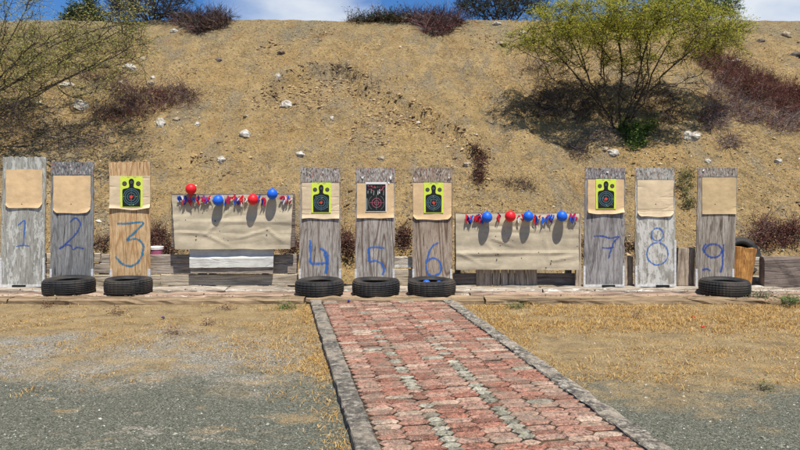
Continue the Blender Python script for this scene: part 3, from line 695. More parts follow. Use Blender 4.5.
parent_world = {}
for k_, (bl, br, tr, tl, yt, pr, pm, lb) in boards.items():
    zb = .079; zt = zw(yt, BD); org = Vector((xw((bl+br)/2, BD), BD, zb))
    e = empty('target_board', org, lb, 'target board', G)
    c1, c2, dk, pa, pam = wd[k_]
    mat = wood('board wood', c1, c2, dk, 'z', 1.0, pa, pam, k_, top=(None if k_ in (1, 3) else zw(pr[2]+1, BD)-zb), rings={3: .7, 5: .85, 6: .85, 4: .6, 9: .55, 1: .25, 8: .35}.get(k_, .5))
    put_sheet('plywood_panel', e, [(xw(bl, BD), zb+.02), (xw(br, BD), zb+.02), (xw(tr, BD), zt), (xw(tl, BD), zt)], BD, .019, mat, nx=24, nz=40,
              edge=lambda u, v, k_=k_: ((.009*noise.noise(Vector((v*18, k_, u)))+.004*noise.noise(Vector((v*50, k_, u))) if u in (0, 1) else 0), (.022*noise.noise(Vector((u*14, k_, 2)))+.012*noise.noise(Vector((u*40, k_, 2))) if v == 1 else 0)))
    for s_, xx in ((-1, (bl+tl)/2+5), (1, (br+tr)/2-5)):                              # upright studs behind the sheet
        a = xw(xx, BD); V, Fc = box(a-.02, a+.02, BD+.021, BD+.10, zb, zt-.05); mesh('stud', rel(V, org), Fc, W_up, e)
    x0, x1, y0, y1 = pr; yp = BD-.006; curl = {1: .020, 2: .012, 3: .030, 4: .018, 5: .016, 6: .018, 7: .032, 8: .020, 9: .008}[k_]
    def disp(u, v, k_=k_, curl=curl):
        low = max(0., (.12-v)/.12); side = abs(2*u-1)
        return .002+curl*low**1.5*(.35+.65*side**2)+.004*max(0, noise.noise(Vector((u*4, v*4, k_))))
    put_ = put_sheet('backing_card', e, [(xw(x0, yp), zw(y1, yp)), (xw(x1, yp), zw(y1, yp)), (xw(x1, yp), zw(y0, yp)), (xw(x0, yp), zw(y0, yp))], yp, .003, M[pm], nx=20, nz=24, disp=disp,
                     edge=lambda u, v, k_=k_: ((.009 if k_ in (1, 2, 8) else .004)*noise.noise(Vector((v*4, k_*2, round(u)))), (.014*noise.noise(Vector((u*2.5, k_, 5)))+.02*(2*u-1)**2*(1 if k_ in (3, 7) else 0))*(1-v)**2+(.05*max(0, (abs(2*u-1)-.8)/.2)**1.6*(1-v)**10 if k_ in (1, 2, 8, 6) else 0)+.006*noise.noise(Vector((u*3, k_, 9)))*v**4))
    parent_world[put_.name] = org
    if k_ in targets: target_sheet(put_, targets[k_], yp-.010, k_ == 5)
    V = []; Fc = []; uv = []
    for ln in numbers[k_]: stroke(V, Fc, uv, ln, {3: .062, 8: .040, 1: .040, 4: .075, 5: .06, 6: .055, 9: .055}.get(k_, .045), BD-.0015-.0006*len(V)/400, org)
    mesh('painted_number', V, Fc, M['spray_teal'] if k_ == 3 else M['spray_dark'] if k_ in (2, 7, 9) else M['spray'], e, uv=uv)
    for xx, sgn in ((bl, -1), (br, 1)):                                              # chipped white corner brackets at the foot
        if k_ == 1: y_t = 258
        elif k_ in (7, 8): y_t = 266 if not (k_ == 8 and sgn > 0) else 240
        else: y_t = 269
        a = xw(xx, BD)-(sgn*.012); V, Fc = box(a-.014, a+.014, BD-.006, BD+.03, zb, zw(y_t, BD)); mesh('corner_bracket', rel(V, org), Fc, M['white_metal'], e)
    if k_ in (1, 7, 8):
        a0, a1 = xw(bl, BD)+.004, xw(br, BD)-.004; V, Fc = box(a0, a1, BD-.009, BD-.001, zb+.004, zb+.034); mesh('bottom_rail', rel(V, org), Fc, M['white_metal'], e)
        fc = {1: 20, 7: 608, 8: 662}[k_]; a = xw(fc, BD); V, Fc = box(a-.085, a+.085, BD-.05, BD-.011, zb, zb+.032); mesh('notch_block', rel(V, org), Fc, M['foot'], e)  # black block stands in for the dark hole under the board
    if k_ in (5, 7, 9, 6):                                                           # torn white paper scraps left under staples
        for sx, sy, r in {5: [(363, 176, .05), (391, 177, .05), (389, 182, .03)], 7: [(607, 171, .035), (604, 168, .02)], 9: [(703, 170, .03)], 6: [(449, 177, .025), (414, 178, .02)]}[k_]:
            n = 7; c = Vector((xw(sx, BD), BD-.006, zw(sy, BD))); V = [c-org]; 
            for i in range(n): a = 2*math.pi*i/n; q = r*random.uniform(.35, 1); V.append(c-org+Vector((q*.6*math.cos(a), -random.uniform(0, .02), q*math.sin(a))))
            mesh('paper_scrap', V, [(0, 1+(i+1) % n, 1+i) for i in range(n)], M['white_paper'], e)

# ---------------------------------------------------------------- cardboard covered balloon panels
LINES = {3: [(.27, .27, .52, .80, .016), (.27, .27, .48, .05, .014), (.27, .27, .02, .33, .010), (.80, .36, .55, .20, .014), (.80, .36, .93, .15, .016), (.02, .52, .95, .50, .009), (.05, .78, .9, .74, .006)],
         9: [(.30, .55, .46, .42, .016), (.02, .30, .20, .10, .014), (.0, .28, .98, .30, .012), (.35, .27, .2, .55, .009), (.72, .62, .76, .12, .012), (.78, .16, .98, .25, .014), (.05, .72, .95, .70, .007)]}
def crease(seed, amp=.013):
    def f(u, v):
        a = .5*noise.noise(Vector((u*1.5, v*5, seed)))+.5*abs(noise.noise(Vector((u*2.2+v*2.5, v*6-u*1.2, seed+4))))
        h = amp*a*2
        for (u0, v0, u1, v1, A) in LINES[seed]:
            dx, dv = (u1-u0)*1.65, v1-v0; L2 = dx*dx+dv*dv; t = max(0, min(1, ((u-u0)*1.65*dx+(v-v0)*dv)/L2))
            d = math.hypot((u-u0)*1.65-dx*t, (v-v0)-dv*t); h += .6*A*max(0, 1-d/.05)*(.4+.6*math.sin(math.pi*min(1, t*.9+.1)))
        return h
    return f
def balloon_panel(label, c4, D, back, seed, extra):
    BLx, BRx, TRx, TLx, yb, yt = c4
    org = Vector((xw((BLx+BRx)/2, D), D, .078)); e = empty('balloon_stand', org, label, 'balloon stand', 'cardboard covered balloon stands')
    put_sheet('cardboard_cover', e, [(xw(BLx, D), zw(yb, D)), (xw(BRx, D), zw(yb, D)), (xw(TRx, D), zw(yt, D)), (xw(TLx, D), zw(yt, D))], D, .006, M['card'], nx=60, nz=40,
              disp=lambda u, v: crease(seed)(u, v)+.022*(1-v)**2+.007*max(0, 1-abs(v-.30)*18)*(.5+noise.noise(Vector((u*3, seed, 0)))), edge=lambda u, v: (.006*noise.noise(Vector((v*7, seed, 1))), .012*noise.noise(Vector((u*6, seed, 2)))*(1 if v < .1 or v > .95 else 0)))
    bx0, bx1, byt, byb = back
    put_sheet('backing_board', e, [(xw(bx0, D), zw(byb, D)), (xw(bx1, D), zw(byb, D)), (xw(bx1, D), zw(byt, D)), (xw(bx0, D), zw(byt, D))], D+.03, .03, W_pl[3], nx=4, nz=4)  # dark wood tone stands in for shade along the cover's left edge
    for a in extra:
        X = xw(a, D); V, Fc = box(X-.04, X+.04, D+.35, D+.43, .0, zw(byt+8, D)); mesh('post', rel(V, org), Fc, W_up, e)
    return e
DP = 9.60
eL = balloon_panel('cream creased cardboard stand at left with white board below it', (175.5, 290.5, 293, 171.5, 249, 195), DP, (170.5, 294.5, 194, 247), 3, (205, 260))
# the white crumpled sheet hanging under the left cover
put_sheet('white_board', eL, [(xw(191, 9.66), zw(273, 9.66)), (xw(273, 9.66), zw(273, 9.66)), (xw(274, 9.66), zw(246, 9.66)), (xw(190, 9.66), zw(246, 9.66))], 9.64, .05, W_pl[1], nx=8, nz=4)
put_sheet('white_sheet', eL, [(xw(190, 9.64), zw(267.5, 9.64)), (xw(273.5, 9.64), zw(267, 9.64)), (xw(274, 9.64), zw(247, 9.64)), (xw(190, 9.64), zw(247, 9.64))], 9.632, .006, M['white_sheet'], nx=50, nz=18,
          disp=lambda u, v: .006*noise.noise(Vector((u*4, v*3, 8)))+.02*ss((.5-v)*12)*(v < .5)*(.8+.2*math.sin(u*5))+.014*max(0, 1-abs(v-.5)*8)+.006*noise.noise(Vector((u*9, v*2, 3))), edge=lambda u, v: (0, .006*noise.noise(Vector((u*6, 3, 2)))))
eR = balloon_panel('cream creased cardboard stand at right over short wooden slats', (456, 578.5, 579, 455.5, 269.5, 213.5), DP, (455, 580, 213, 262), 9, (460, 575))
# slats under the right cover
for i, (a, b_) in enumerate([(476, 484), (484.6, 492), (492.8, 500), (500.8, 508), (508.8, 514.5), (515, 526), (526.5, 537)]):
    put_sheet('slat', eR, [(xw(a, 9.7), .079), (xw(b_, 9.7), .079), (xw(b_, 9.7), zw(258, 9.7)), (xw(a, 9.7), zw(258, 9.7))], 9.70-.004*(i % 2), .02, W_up, nx=2, nz=4)
V, Fc = beam(xw(515, 9.74), 9.75, .085, xw(577, 9.74)-xw(453, 9.74), .04, .16, 6, org=eR.location); mesh('rail', V, Fc, W_pl[3], eR)
put_sheet('side_post', eR, [(xw(575.5, 9.63), .078), (xw(581.5, 9.63), .078), (xw(581, 9.63), zw(214, 9.63)), (xw(576, 9.63), zw(214, 9.63))], 9.63, .05, W_up, nx=3, nz=10)
# screw heads pinching the cover
for e_, l in ((eL, [(196, 236.5), (267, 230.5), (215, 221)]), (eR, [(498, 254.5), (551.5, 261), (546, 268)])):
    for a, b_ in l:
        n = 8; c = px(a, b_, 9.553); V = [(c.x+.009*math.cos(2*math.pi*i/n)-e_.location.x, c.y+j*.01-e_.location.y, c.z+.009*math.sin(2*math.pi*i/n)-e_.location.z) for j in (0, 1) for i in range(n)]
        mesh('nail_head', V, [tuple(range(n))]+[(i, (i+1) % n, n+(i+1) % n, n+i) for i in range(n)], M['foot'], e_)

# balloons
def balloon(x, y, D, r, mat, label, group='inflated balloons', tilt=0, knot=True):
    c = px(x, y, D); nu, nv = 28, 18; V = []; Fc = []
    for j in range(nv+1):
        t = math.pi*j/nv; rr = math.sin(t); z = math.cos(t)
        if z < 0: rr *= 1-.06*z*z; z *= 1.06
        for i in range(nu): a = 2*math.pi*i/nu; V.append((r*rr*math.cos(a), r*rr*math.sin(a), -r*z))
    for j in range(nv):
        for i in range(nu): a = j*nu+i; b_ = j*nu+(i+1) % nu; Fc.append((a, b_, b_+nu, a+nu))
    o = mesh('balloon', V, Fc, mat, smooth=True, loc=c); o.rotation_euler = (tilt, random.uniform(-.3, .3), 0)
    V = []; Fc = []; n = 8
    for q, (rr, z) in enumerate([(.004, 1.04), (.006, 1.10), (.004, 1.14), (.010, 1.24), (.006, 1.26)]):
        for i in range(n): a = 2*math.pi*i/n; V.append((rr*math.cos(a), rr*math.sin(a), r*z))
    Fc = [(q*n+i, q*n+(i+1) % n, (q+1)*n+(i+1) % n, (q+1)*n+i) for q in range(4) for i in range(n)]
    mesh('knot', V, Fc, mat, o); return tag(o, label, 'balloon', group)
BDp = 9.505
balloon(191, 189, 9.55, .074, M['b_red'], 'round red balloon poking up above the left cardboard stand', tilt=math.pi)
balloon(218, 200.5, BDp, .072, M['b_blue'], 'blue balloon on the left half of the left stand')
balloon(253, 199.5, BDp, .073, M['b_red'], 'red balloon hanging low on the right half of the left stand')
balloon(272.3, 194, BDp, .072, M['b_blue'], 'blue balloon near the right end of the left stand')
balloon(487, 217.3, BDp, .073, M['b_blue'], 'leftmost blue balloon on the right cardboard stand')
balloon(510.3, 216.3, BDp, .074, M['b_red'], 'only red balloon on the right cardboard stand')
balloon(528.3, 216.5, BDp, .071, M['b_blue'], 'blue balloon just right of the red one on the right stand')
balloon(562, 216.3, BDp, .072, M['b_blue'], 'blue balloon at the right end of the right stand')
balloon(426.5, 284.0, 9.12, .055, M['b_blue'], 'left one of two blue balloons inside a tyre', 'balloons inside the tyre', tilt=1.2)
balloon(439, 284.4, 9.14, .048, M['b_blue'], 'right one of two blue balloons inside a tyre', 'balloons inside the tyre', tilt=1.4)
# burst scraps: little wrinkled hanging rags
def scrap(p, mat, label, group, h=.07, flat_=False):
    nv = 6; V = []; Fc = []; w = random.uniform(.006, .015); a = random.uniform(-.5, .5); ph = random.uniform(0, 6)
    for j in range(nv+1):
        t = j/nv; ww = w*(.5+.9*math.sin(math.pi*min(1, t*.9+.1))); sw = .012*math.sin(t*4+ph)
        for q, s_ in enumerate((-1, -.3, .4, 1)):
            fy = -.006-.016*math.sin(s_*2.2+ph+t*3)*t
            V.append((s_*ww+sw+a*h*t*.5, fy, -h*t*(1+.12*s_*math.sin(ph))))
    for j in range(nv):
        for q in range(3): a_ = j*4+q; Fc.append((a_, a_+1, a_+5, a_+4))
    n = len(V); V += [(x, y+.004, z) for x, y, z in V]; Fc += [tuple(n+i for i in reversed(f)) for f in Fc]
    o = mesh('balloon_scrap', V, Fc, mat, smooth=True, loc=p)
    if flat_: o.rotation_euler = (math.pi/2*.95, 0, random.uniform(0, 6))
    return tag(o, label, 'balloon scrap', group)
cn = {'b_red': 'red', 'b_blue': 'blue', 'b_white': 'white', 'b_navy': 'navy', 'b_pink': 'crimson'}
def scraps(spans, y0, side, k):
    for xa, xb, n in spans:
        for i in range(n):
            x = random.uniform(xa, xb); m = random.choices(list(cn), [4, 3, 2, 3, 4])[0]; yy = y0+random.uniform(-1, 3.5)
            scrap(px(x, yy, 9.565), M[m], f'{cn[m]} burst balloon scrap among the tattered row on the {side} stand', f'{cn[m]} balloon scraps on the {side} stand', random.uniform(.045, .12))
scraps([(178, 190, 13), (194, 203, 6), (202, 214, 11), (222, 226, 3), (226, 240, 9), (238, 248, 9), (258, 265, 4), (277, 287, 7), (287, 292, 4)], 195.5, 'left', 0)
scraps([(464, 482, 12), (479, 484, 5), (496, 500, 4), (517, 523, 3), (533, 540, 5), (540, 555, 7), (567, 576, 7)], 213.5, 'right', 1)
for x, y, m, lb in [(350, 302.0, 'b_navy', 'navy balloon scrap lying at the head of the brick path'), (162, 318.5, 'b_navy', 'navy balloon scrap on the sandy yard left of the path'), (691, 318, 'b_red', 'red balloon scrap in the dry grass right of the path'), (701, 327, 'b_red', 'second red balloon scrap nearer in the dry grass at right')]:
    p = at_plane(x, y, .07 if y < 303 else .01); scrap(p+Vector((0, 0, .012)), M[m], lb, None, .035, True)
# small tub
p = px(154, 252, 9.77); e = empty('plastic_tub', (p.x, 9.86, zw(256, 9.80)), 'small pink and white tub on the plank wall beside the board painted 3', 'tub')
def lathe_part(name, prof, mat, par, n=24):
    V = [(r*math.cos(2*math.pi*i/n), r*math.sin(2*math.pi*i/n), z) for r, z in prof for i in range(n)]; m = len(prof)
    Fc = [(q*n+i, q*n+(i+1) % n, (q+1)*n+(i+1) % n, (q+1)*n+i) for q in range(m-1) for i in range(n)]+[tuple(range((m-1)*n, m*n))]
    return mesh(name, V, Fc, mat, par, smooth=False)
lathe_part('body', [(.085, 0), (.095, .09)], flat('pink label', (.45, .12, .22), .5, .4), e); lathe_part('lid', [(.10, .09), (.102, .125), (.07, .13)], M['white_paper'], e)

# ---------------------------------------------------------------- rocks on the slope
def rock(x, y, w, h, mat, label, group='rocks lying on the sandy slope'):
    p = slope_at(x, y+h*.35); s = p.y/F; sx, sz = w*s/2, h*s/2; sdv = x*.13+y*.71; V = []; Fc = []; nu, nv = 14, 9
    for j in range(nv+1):
        t = math.pi*j/nv
        for i in range(nu):
            a = 2*math.pi*i/nu; d = Vector((math.sin(t)*math.cos(a), math.sin(t)*math.sin(a), math.cos(t)))
            q = 1+.38*noise.noise(d*1.3+Vector((sdv, 0, 0)))+.22*noise.cell(d*2.1+Vector((0, sdv, 0)))*.5+.10*noise.noise(d*4+Vector((0, 0, sdv)))
            V.append((d.x*q*sx, d.y*q*sx*.8, d.z*q*sz))
    for j in range(nv):
        for i in range(nu): a = j*nu+i; b_ = j*nu+(i+1) % nu; Fc.append((a, a+nu, b_+nu, b_))
    o = mesh('rock', V, Fc, M[mat], loc=p+Vector((0, 0, sz*.15))); return tag(o, label, 'rock', group)
for r in [(129, 66, 14, 10, 'rock', 'pale rock high on the slope above the board painted 3'), (143, 58, 6, 6, 'rock_tan', 'small tan rock up right of the pale rock above board 3'),
          (103, 64, 8, 5, 'rock_dark', 'dark stone left of the pale rock above board 3'), (153, 77, 6, 4, 'rock', 'flat pale stone topmost of the pair above the red brush'),
          (151, 82, 9, 6, 'rock_tan', 'tan stone lower of the pair above the red brush'), (80.5, 103, 17, 14, 'rock', 'largest white rock among the branches on the left slope'),
          (67, 84, 14, 9, 'rock', 'whitish rock above the largest white rock at left'), (38, 102, 9, 5, 'rock', 'small white rock under the branches at far left'),
          (121, 82, 8, 5, 'rock', 'flat white stone left of the red brush'), (160.5, 121, 9, 12, 'rock', 'upright white rock below the red brush'),
          (176, 118, 7, 4, 'rock_tan', 'small tan stone right of the upright white rock'), (197, 123, 6, 6, 'rock', 'small white stone level with the upright rock'),
          (244.5, 132, 12, 9, 'rock', 'white flat rock above the left balloon stand'), (247, 115, 7, 4, 'rock_tan', 'low tan stone above the white flat rock'), (219, 59, 8, 5, 'rock_dark', 'lone brown stone high on the slope left of centre'),
          (286.5, 103, 13, 10, 'rock', 'white rock left of the slumped scar'), (278, 75, 5, 8, 'rock', 'narrow pale stone above the white rock by the scar'),
          (281, 52, 8, 4, 'rock_dark', 'dark stone near the crest left of the scar'), (221, 158, 8, 8, 'rock', 'white stone just above the left balloon stand'),
          (300, 153, 11, 8, 'rock', 'pale rock directly above the board painted 4'), (332, 117, 5, 4, 'rock', 'tiny white stone in the middle of the slope'),
          (418, 122, 5, 4, 'rock', 'tiny white stone right of the slumped scar'), (381, 157, 8, 8, 'rock_tan', 'tan stone right above the board painted 5'),
          (467, 163, 9, 5, 'rock_tan', 'tan stone left of the upright withered bush'), (692, 134, 18, 13, 'rock', 'big whitish rock left under the red brush at right'),
          (613, 151, 12, 9, 'rock', 'white rock above the board painted 7'), (605, 148, 7, 5, 'rock_tan', 'small tan rock left of the white rock above board 7'),
          (497, 23, 10, 4, 'rock', 'pale flat rock on the crest near the acacia'), (523, 32, 9, 6, 'rock', 'pale stone below the crest left of the acacia'),
          (500, 43, 14, 4, 'rock_tan', 'long flat tan stone below the crest right of centre'), (797, 54, 16, 8, 'rock_dark', 'dark rock at the upper right frame edge'),
          (742, 38, 6, 5, 'rock_dark', 'dark stone on the upper right slope'), (761, 40, 8, 5, 'rock_dark', 'flat dark stone right of another on the upper right slope'),
          (717, 27, 24, 5, 'rock_dark', 'long dark slab on the crest right of the acacia'), (785, 33, 12, 8, 'rock_tan', 'tan rock on the crest at far right'),
          (778, 160, 7, 5, 'rock', 'small white stone on the lower right slope'), (708, 160, 6, 5, 'rock', 'small white stone above the board painted 9'),
          (735, 60, 11, 5, 'rock', 'pale flat stone above the red brush at right'), (174, 30, 8, 5, 'rock', 'pale stone just below the crest brush at left')]: rock(*r)

# ---------------------------------------------------------------- vegetation
def grow(roots, att, step=.10, dk=.16, di=9, iters=140):
    pos = []; par = []
    for chain in roots:
        prev = -1
        for p in chain: pos.append(Vector(p)); par.append(prev); prev = len(pos)-1
    att = [Vector(a) for a in att]
    for it in range(iters):
        if not att: break
        kd = kdtree.KDTree(len(pos))
        for i, p in enumerate(pos): kd.insert(p, i)
        kd.balance(); dirs = {}; keep = []
        for a in att:
            q, i, d = kd.find(a)
            if d < dk: continue
            keep.append(a)
            if d < di: dirs.setdefault(i, Vector()); dirs[i] += (a-q).normalized()
        att = keep; grew = False
        for i, v in dirs.items():
            v = v+Vector((random.uniform(-.4, .4), random.uniform(-.4, .4), random.uniform(-.3, .4)))*.45*max(1, v.length*.35)
            if v.length < 1e-3: continue
            pos.append(pos[i]+v.normalized()*step*random.uniform(.8, 1.2)); par.append(i); grew = True
        if not grew: break
    return pos, par
def radii(pos, par, tip=.004, e=2.3):
    r = [0.0]*len(pos)
    for i in range(len(pos)-1, -1, -1):
        r[i] = max(tip, r[i]**(1/e)) if r[i] else tip
        if par[i] >= 0: r[par[i]] += r[i]**e
    return r
def tubes(pos, par, r, sides=4):
    V = []; Fc = []
    for i, p in enumerate(pos):
        q = pos[par[i]] if par[i] >= 0 else p-Vector((0, 0, .1)); d = (p-q).normalized() if (p-q).length > 1e-6 else Vector((0, 0, 1))
        u = d.orthogonal().normalized(); w = d.cross(u)
        for k_ in range(sides): a = 2*math.pi*k_/sides; V.append(p+(u*math.cos(a)+w*math.sin(a))*r[i])
        if par[i] >= 0:
            # match ring start so that the tube does not twist
            j = par[i]*sides; best = min(range(sides), key=lambda s_: (V[j+s_]-V[i*sides]).length)
            for k_ in range(sides): Fc.append((j+(best+k_) % sides, j+(best+k_+1) % sides, i*sides+(k_+1) % sides, i*sides+k_))
    return V, Fc
def twiglets(pos, par, r, tip, k=3, L=.22, up=.3, maxr=2.2, fn=None):
    n = len(pos)
    for i in range(n):
        if r[i] > tip*maxr or par[i] < 0: continue
        if fn and random.random() > fn(pos[i]): continue
        base = (pos[i]-pos[par[i]]).normalized()
        for _ in range(k):
            d = (base*.7+Vector((random.gauss(0, .8), random.gauss(0, .8), random.gauss(up, .5)))).normalized(); j = i; p = pos[i]
            for s_ in range(3):
                p = p+d*L/3*random.uniform(.6, 1.3); d = (d+Vector((random.gauss(0, .35), random.gauss(0, .35), random.gauss(0, .25)))).normalized()
                pos.append(p); par.append(j); r.append(tip*(.85-.2*s_)); j = len(pos)-1
def leaves(pts, n, spread, size, V, Fc, flat_=.5):
    for p in pts:
        for _ in range(n):
            c = p+Vector((random.gauss(0, spread), random.gauss(0, spread), random.gauss(0, spread*.6)))
            d = Vector((random.uniform(-1, 1), random.uniform(-1, 1), random.uniform(-flat_, flat_))).normalized(); s_ = size*random.uniform(.5, 1.3)
            w = d.cross(Vector((random.uniform(-.6, .6), random.uniform(-.6, .6), 1))).normalized()*s_*.30; d *= s_*.5; b = len(V)
            V.extend([c-d, c+w, c+d, c-w]); Fc.append((b, b+1, b+2, b+3))
def tree(name, label, cat, org, roots, att, leaf_mat, bark, leaf_fn, n, spread, size, tip=.004, step=.1, dk=.16, group=None, e_=2.3, tk=3, tl=.22, tfn=None, up=.3, maxr=2.6):
    e = empty(name, org, label, cat, group); pos, par = grow(roots, att, step, dk)
    r = radii(pos, par, tip, e_); twiglets(pos, par, r, tip, tk, tl, up, maxr, tfn); print(name, 'nodes', len(pos)); V, Fc = tubes(pos, par, r); mesh('trunk', [v-Vector(org) for v in V], Fc, bark, e)
    if leaf_mat:
        V = []; Fc = []; pts = [p for p, rr in zip(pos, r) if rr < tip*.9 and random.random() < leaf_fn(p)]
        leaves(pts, n, spread, size, V, Fc); mesh('crown', [v-Vector(org) for v in V], Fc, leaf_mat, e)
    return e
# --- the acacia at right
b = slope_at(619, 127); bx, by, bz = b
att = []
while len(att) < 2600:
    a = random.uniform(0, 6.28); q = math.sqrt(random.random()); X = q*math.cos(a)*2.5; Y = q*math.sin(a)*1.7
    x, y = bx+X+.05, by+Y-.1
    top = 2.85-.75*q*q; z = bz+random.uniform(top-.85*(1-.3*q), top)
    if noise.noise(Vector((x*1.1, y*1.1, z*4.5)))+random.uniform(-.16, .28) < 0: continue
    if z < hill(x, y)+.6: continue
    att.append((x, y, z))
for i in range(520):                                     # lower drooping side sprays
    a = random.uniform(0, 6.28); q = random.uniform(.25, 1); x, y = bx+q*math.cos(a)*2.2, by-.15+q*math.sin(a)*1.5; z = bz+random.uniform(.7, 2.1)*(.55+.45*q)
    if z < hill(x, y)+.35 or noise.noise(Vector((x*1.5, y*1.5, z*2)))+random.uniform(-.2, .3) < 0: continue
    att.append((x, y, z))
roots = []
for i in range(13):
    a = 2*math.pi*i/13+random.uniform(-.3, .3); l = random.uniform(.35, .75); ch = [Vector((bx+.05*math.cos(a), by+.05*math.sin(a), bz-.15))]
    for s_ in range(1, 9): t = s_/8; ch.append(Vector((bx+.05*math.cos(a)+l*t*1.3*math.cos(a)+.03*random.gauss(0, 1), by+l*t*.9*math.sin(a)+.03*random.gauss(0, 1), bz-.1+1.15*t)))
    roots.append(ch)
tree('acacia_tree', 'spreading yellow green acacia tree with many bare stems on the right slope', 'tree', (bx, by, bz), roots, att, M['leaf_y'], M['bark'], lambda p: .03 if p.z < bz+1.1 else (.40 if p.z < bz+1.5 else 1.0), 7, .045, .034, .0040, .085, .10, tk=4, tl=.26, up=.05, e_=2.9, maxr=5, tfn=lambda p: (.62 if p.z > bz+1.2 else .5) if noise.noise(Vector((p.x*1.4, p.y*1.4, p.z*4)))+noise.noise(p*4)*.5 > -.08 else .10)
# --- mesquite whose branches sweep in from the left edge
b = slope_at(-75, 150); att = []
while len(att) < 1050:
    u = random.random(); X = -95+235*u**1.0+random.uniform(-15, 15); yc = 118-82*u; Y = yc+random.gauss(0, 1)*(26-8*u)
    D = random.uniform(12.2, 15.5)
    p = px(X, Y, D)
    if p.z < hill(p.x, p.y)+.12 or Y < -30: continue
    if noise.noise(p*1.1)+random.uniform(-.2, .35) < 0: continue
    att.append(p)
for i in range(220): 
    p = px(random.uniform(-110, 45), random.uniform(-60, 60), random.uniform(12.5, 15)); 
    if p.z > hill(p.x, p.y)+.1: att.append(p)
roots = []
for i in range(6):
    a = random.uniform(-.5, .9); ch = [Vector((b.x, b.y, b.z-.1))]
    for s_ in range(1, 6): ch.append(ch[-1]+Vector((.12*math.cos(a)+.02*i, .06*math.sin(i), .07+.02*i)))
    roots.append(ch)
tree('mesquite_tree', 'sparse olive mesquite reaching in from the left frame edge', 'tree', tuple(b), roots, att, M['leaf_mesq'], M['bark_mid'], lambda p: .9 if p.z > b.z+.9 else .12, 3, .05, .036, .0040, .10, .11, tk=2, tl=.32, up=.1, e_=2.5)
# --- crest bushes
def crest_bush(name, label, cat, cxp, D, wpx, z0, z1, n, leaf, bark, nl, size, lf, tip=.006, flatc=0, xoff=0, group='bushes and trees along the crest'):
    bx = xw(cxp, D); bz = hill(bx, D); W = wpx/F*D/2; att = []
    for i in range(n):
        a = random.uniform(0, 6.28); q = math.sqrt(random.random()); t = random.random()
        x, y, z = bx+xoff+W*q*math.cos(a)*(.35+.65*t if not flatc else 1), D+W*.8*q*math.sin(a), bz+z0+(z1-z0)*t*(1-flatc*q*q)
        if noise.noise(Vector((x*1.6, y*1.6, z*2)))+random.uniform(-.25, .4) < 0: continue
        att.append((x, y, z))
    roots = []
    for i in range(6):
        a = 1.05*i; roots.append([Vector((bx+.04*math.cos(a)+.10*s_*math.cos(a), D+.04*math.sin(a)+.08*s_*math.sin(a), bz-.1+.12*s_)) for s_ in range(4)])
    return tree(name, label, cat, (bx, D, bz), roots, att, leaf, bark, lf, nl, .06, size, tip, .11, .12, group, tk=4, tl=.28)
crest_bush('bush', 'dark twiggy leafless bush on the crest at left', 'bush', 152, 21.0, 84, .10, 1.5, 2200, M['leaf_dark'], M['bark_dark'], 1, .05, lambda p: .35, .006, flatc=.2)
crest_bush('tree', 'rounded dark green tree beyond the crest at far left', 'tree', 84, 25, 42, .55, 1.85, 900, M['leaf_dark'], M['bark_dark'], 3, .08, lambda p: 1, .006, .75)
crest_bush('tree', 'dark broad tree standing on the crest left of the acacia', 'tree', 503, 22.5, 96, .55, 1.6, 1700, M['leaf_dark'], M['bark_dark'], 1, .06, lambda p: .7, .006, .1)
crest_bush('bush', 'thin dry sapling on the crest left of the dark bush', 'bush', 119, 21.2, 16, .1, .9, 50, None, M['bark_dark'], 0, .04, lambda p: 0, .007)
crest_bush('tree', 'green bush behind the right side of the acacia crown', 'bush', 690, 21.6, 92, .2, 1.05, 900, M['leaf_green'], M['bark_dark'], 2, .06, lambda p: 1, .006, .5)

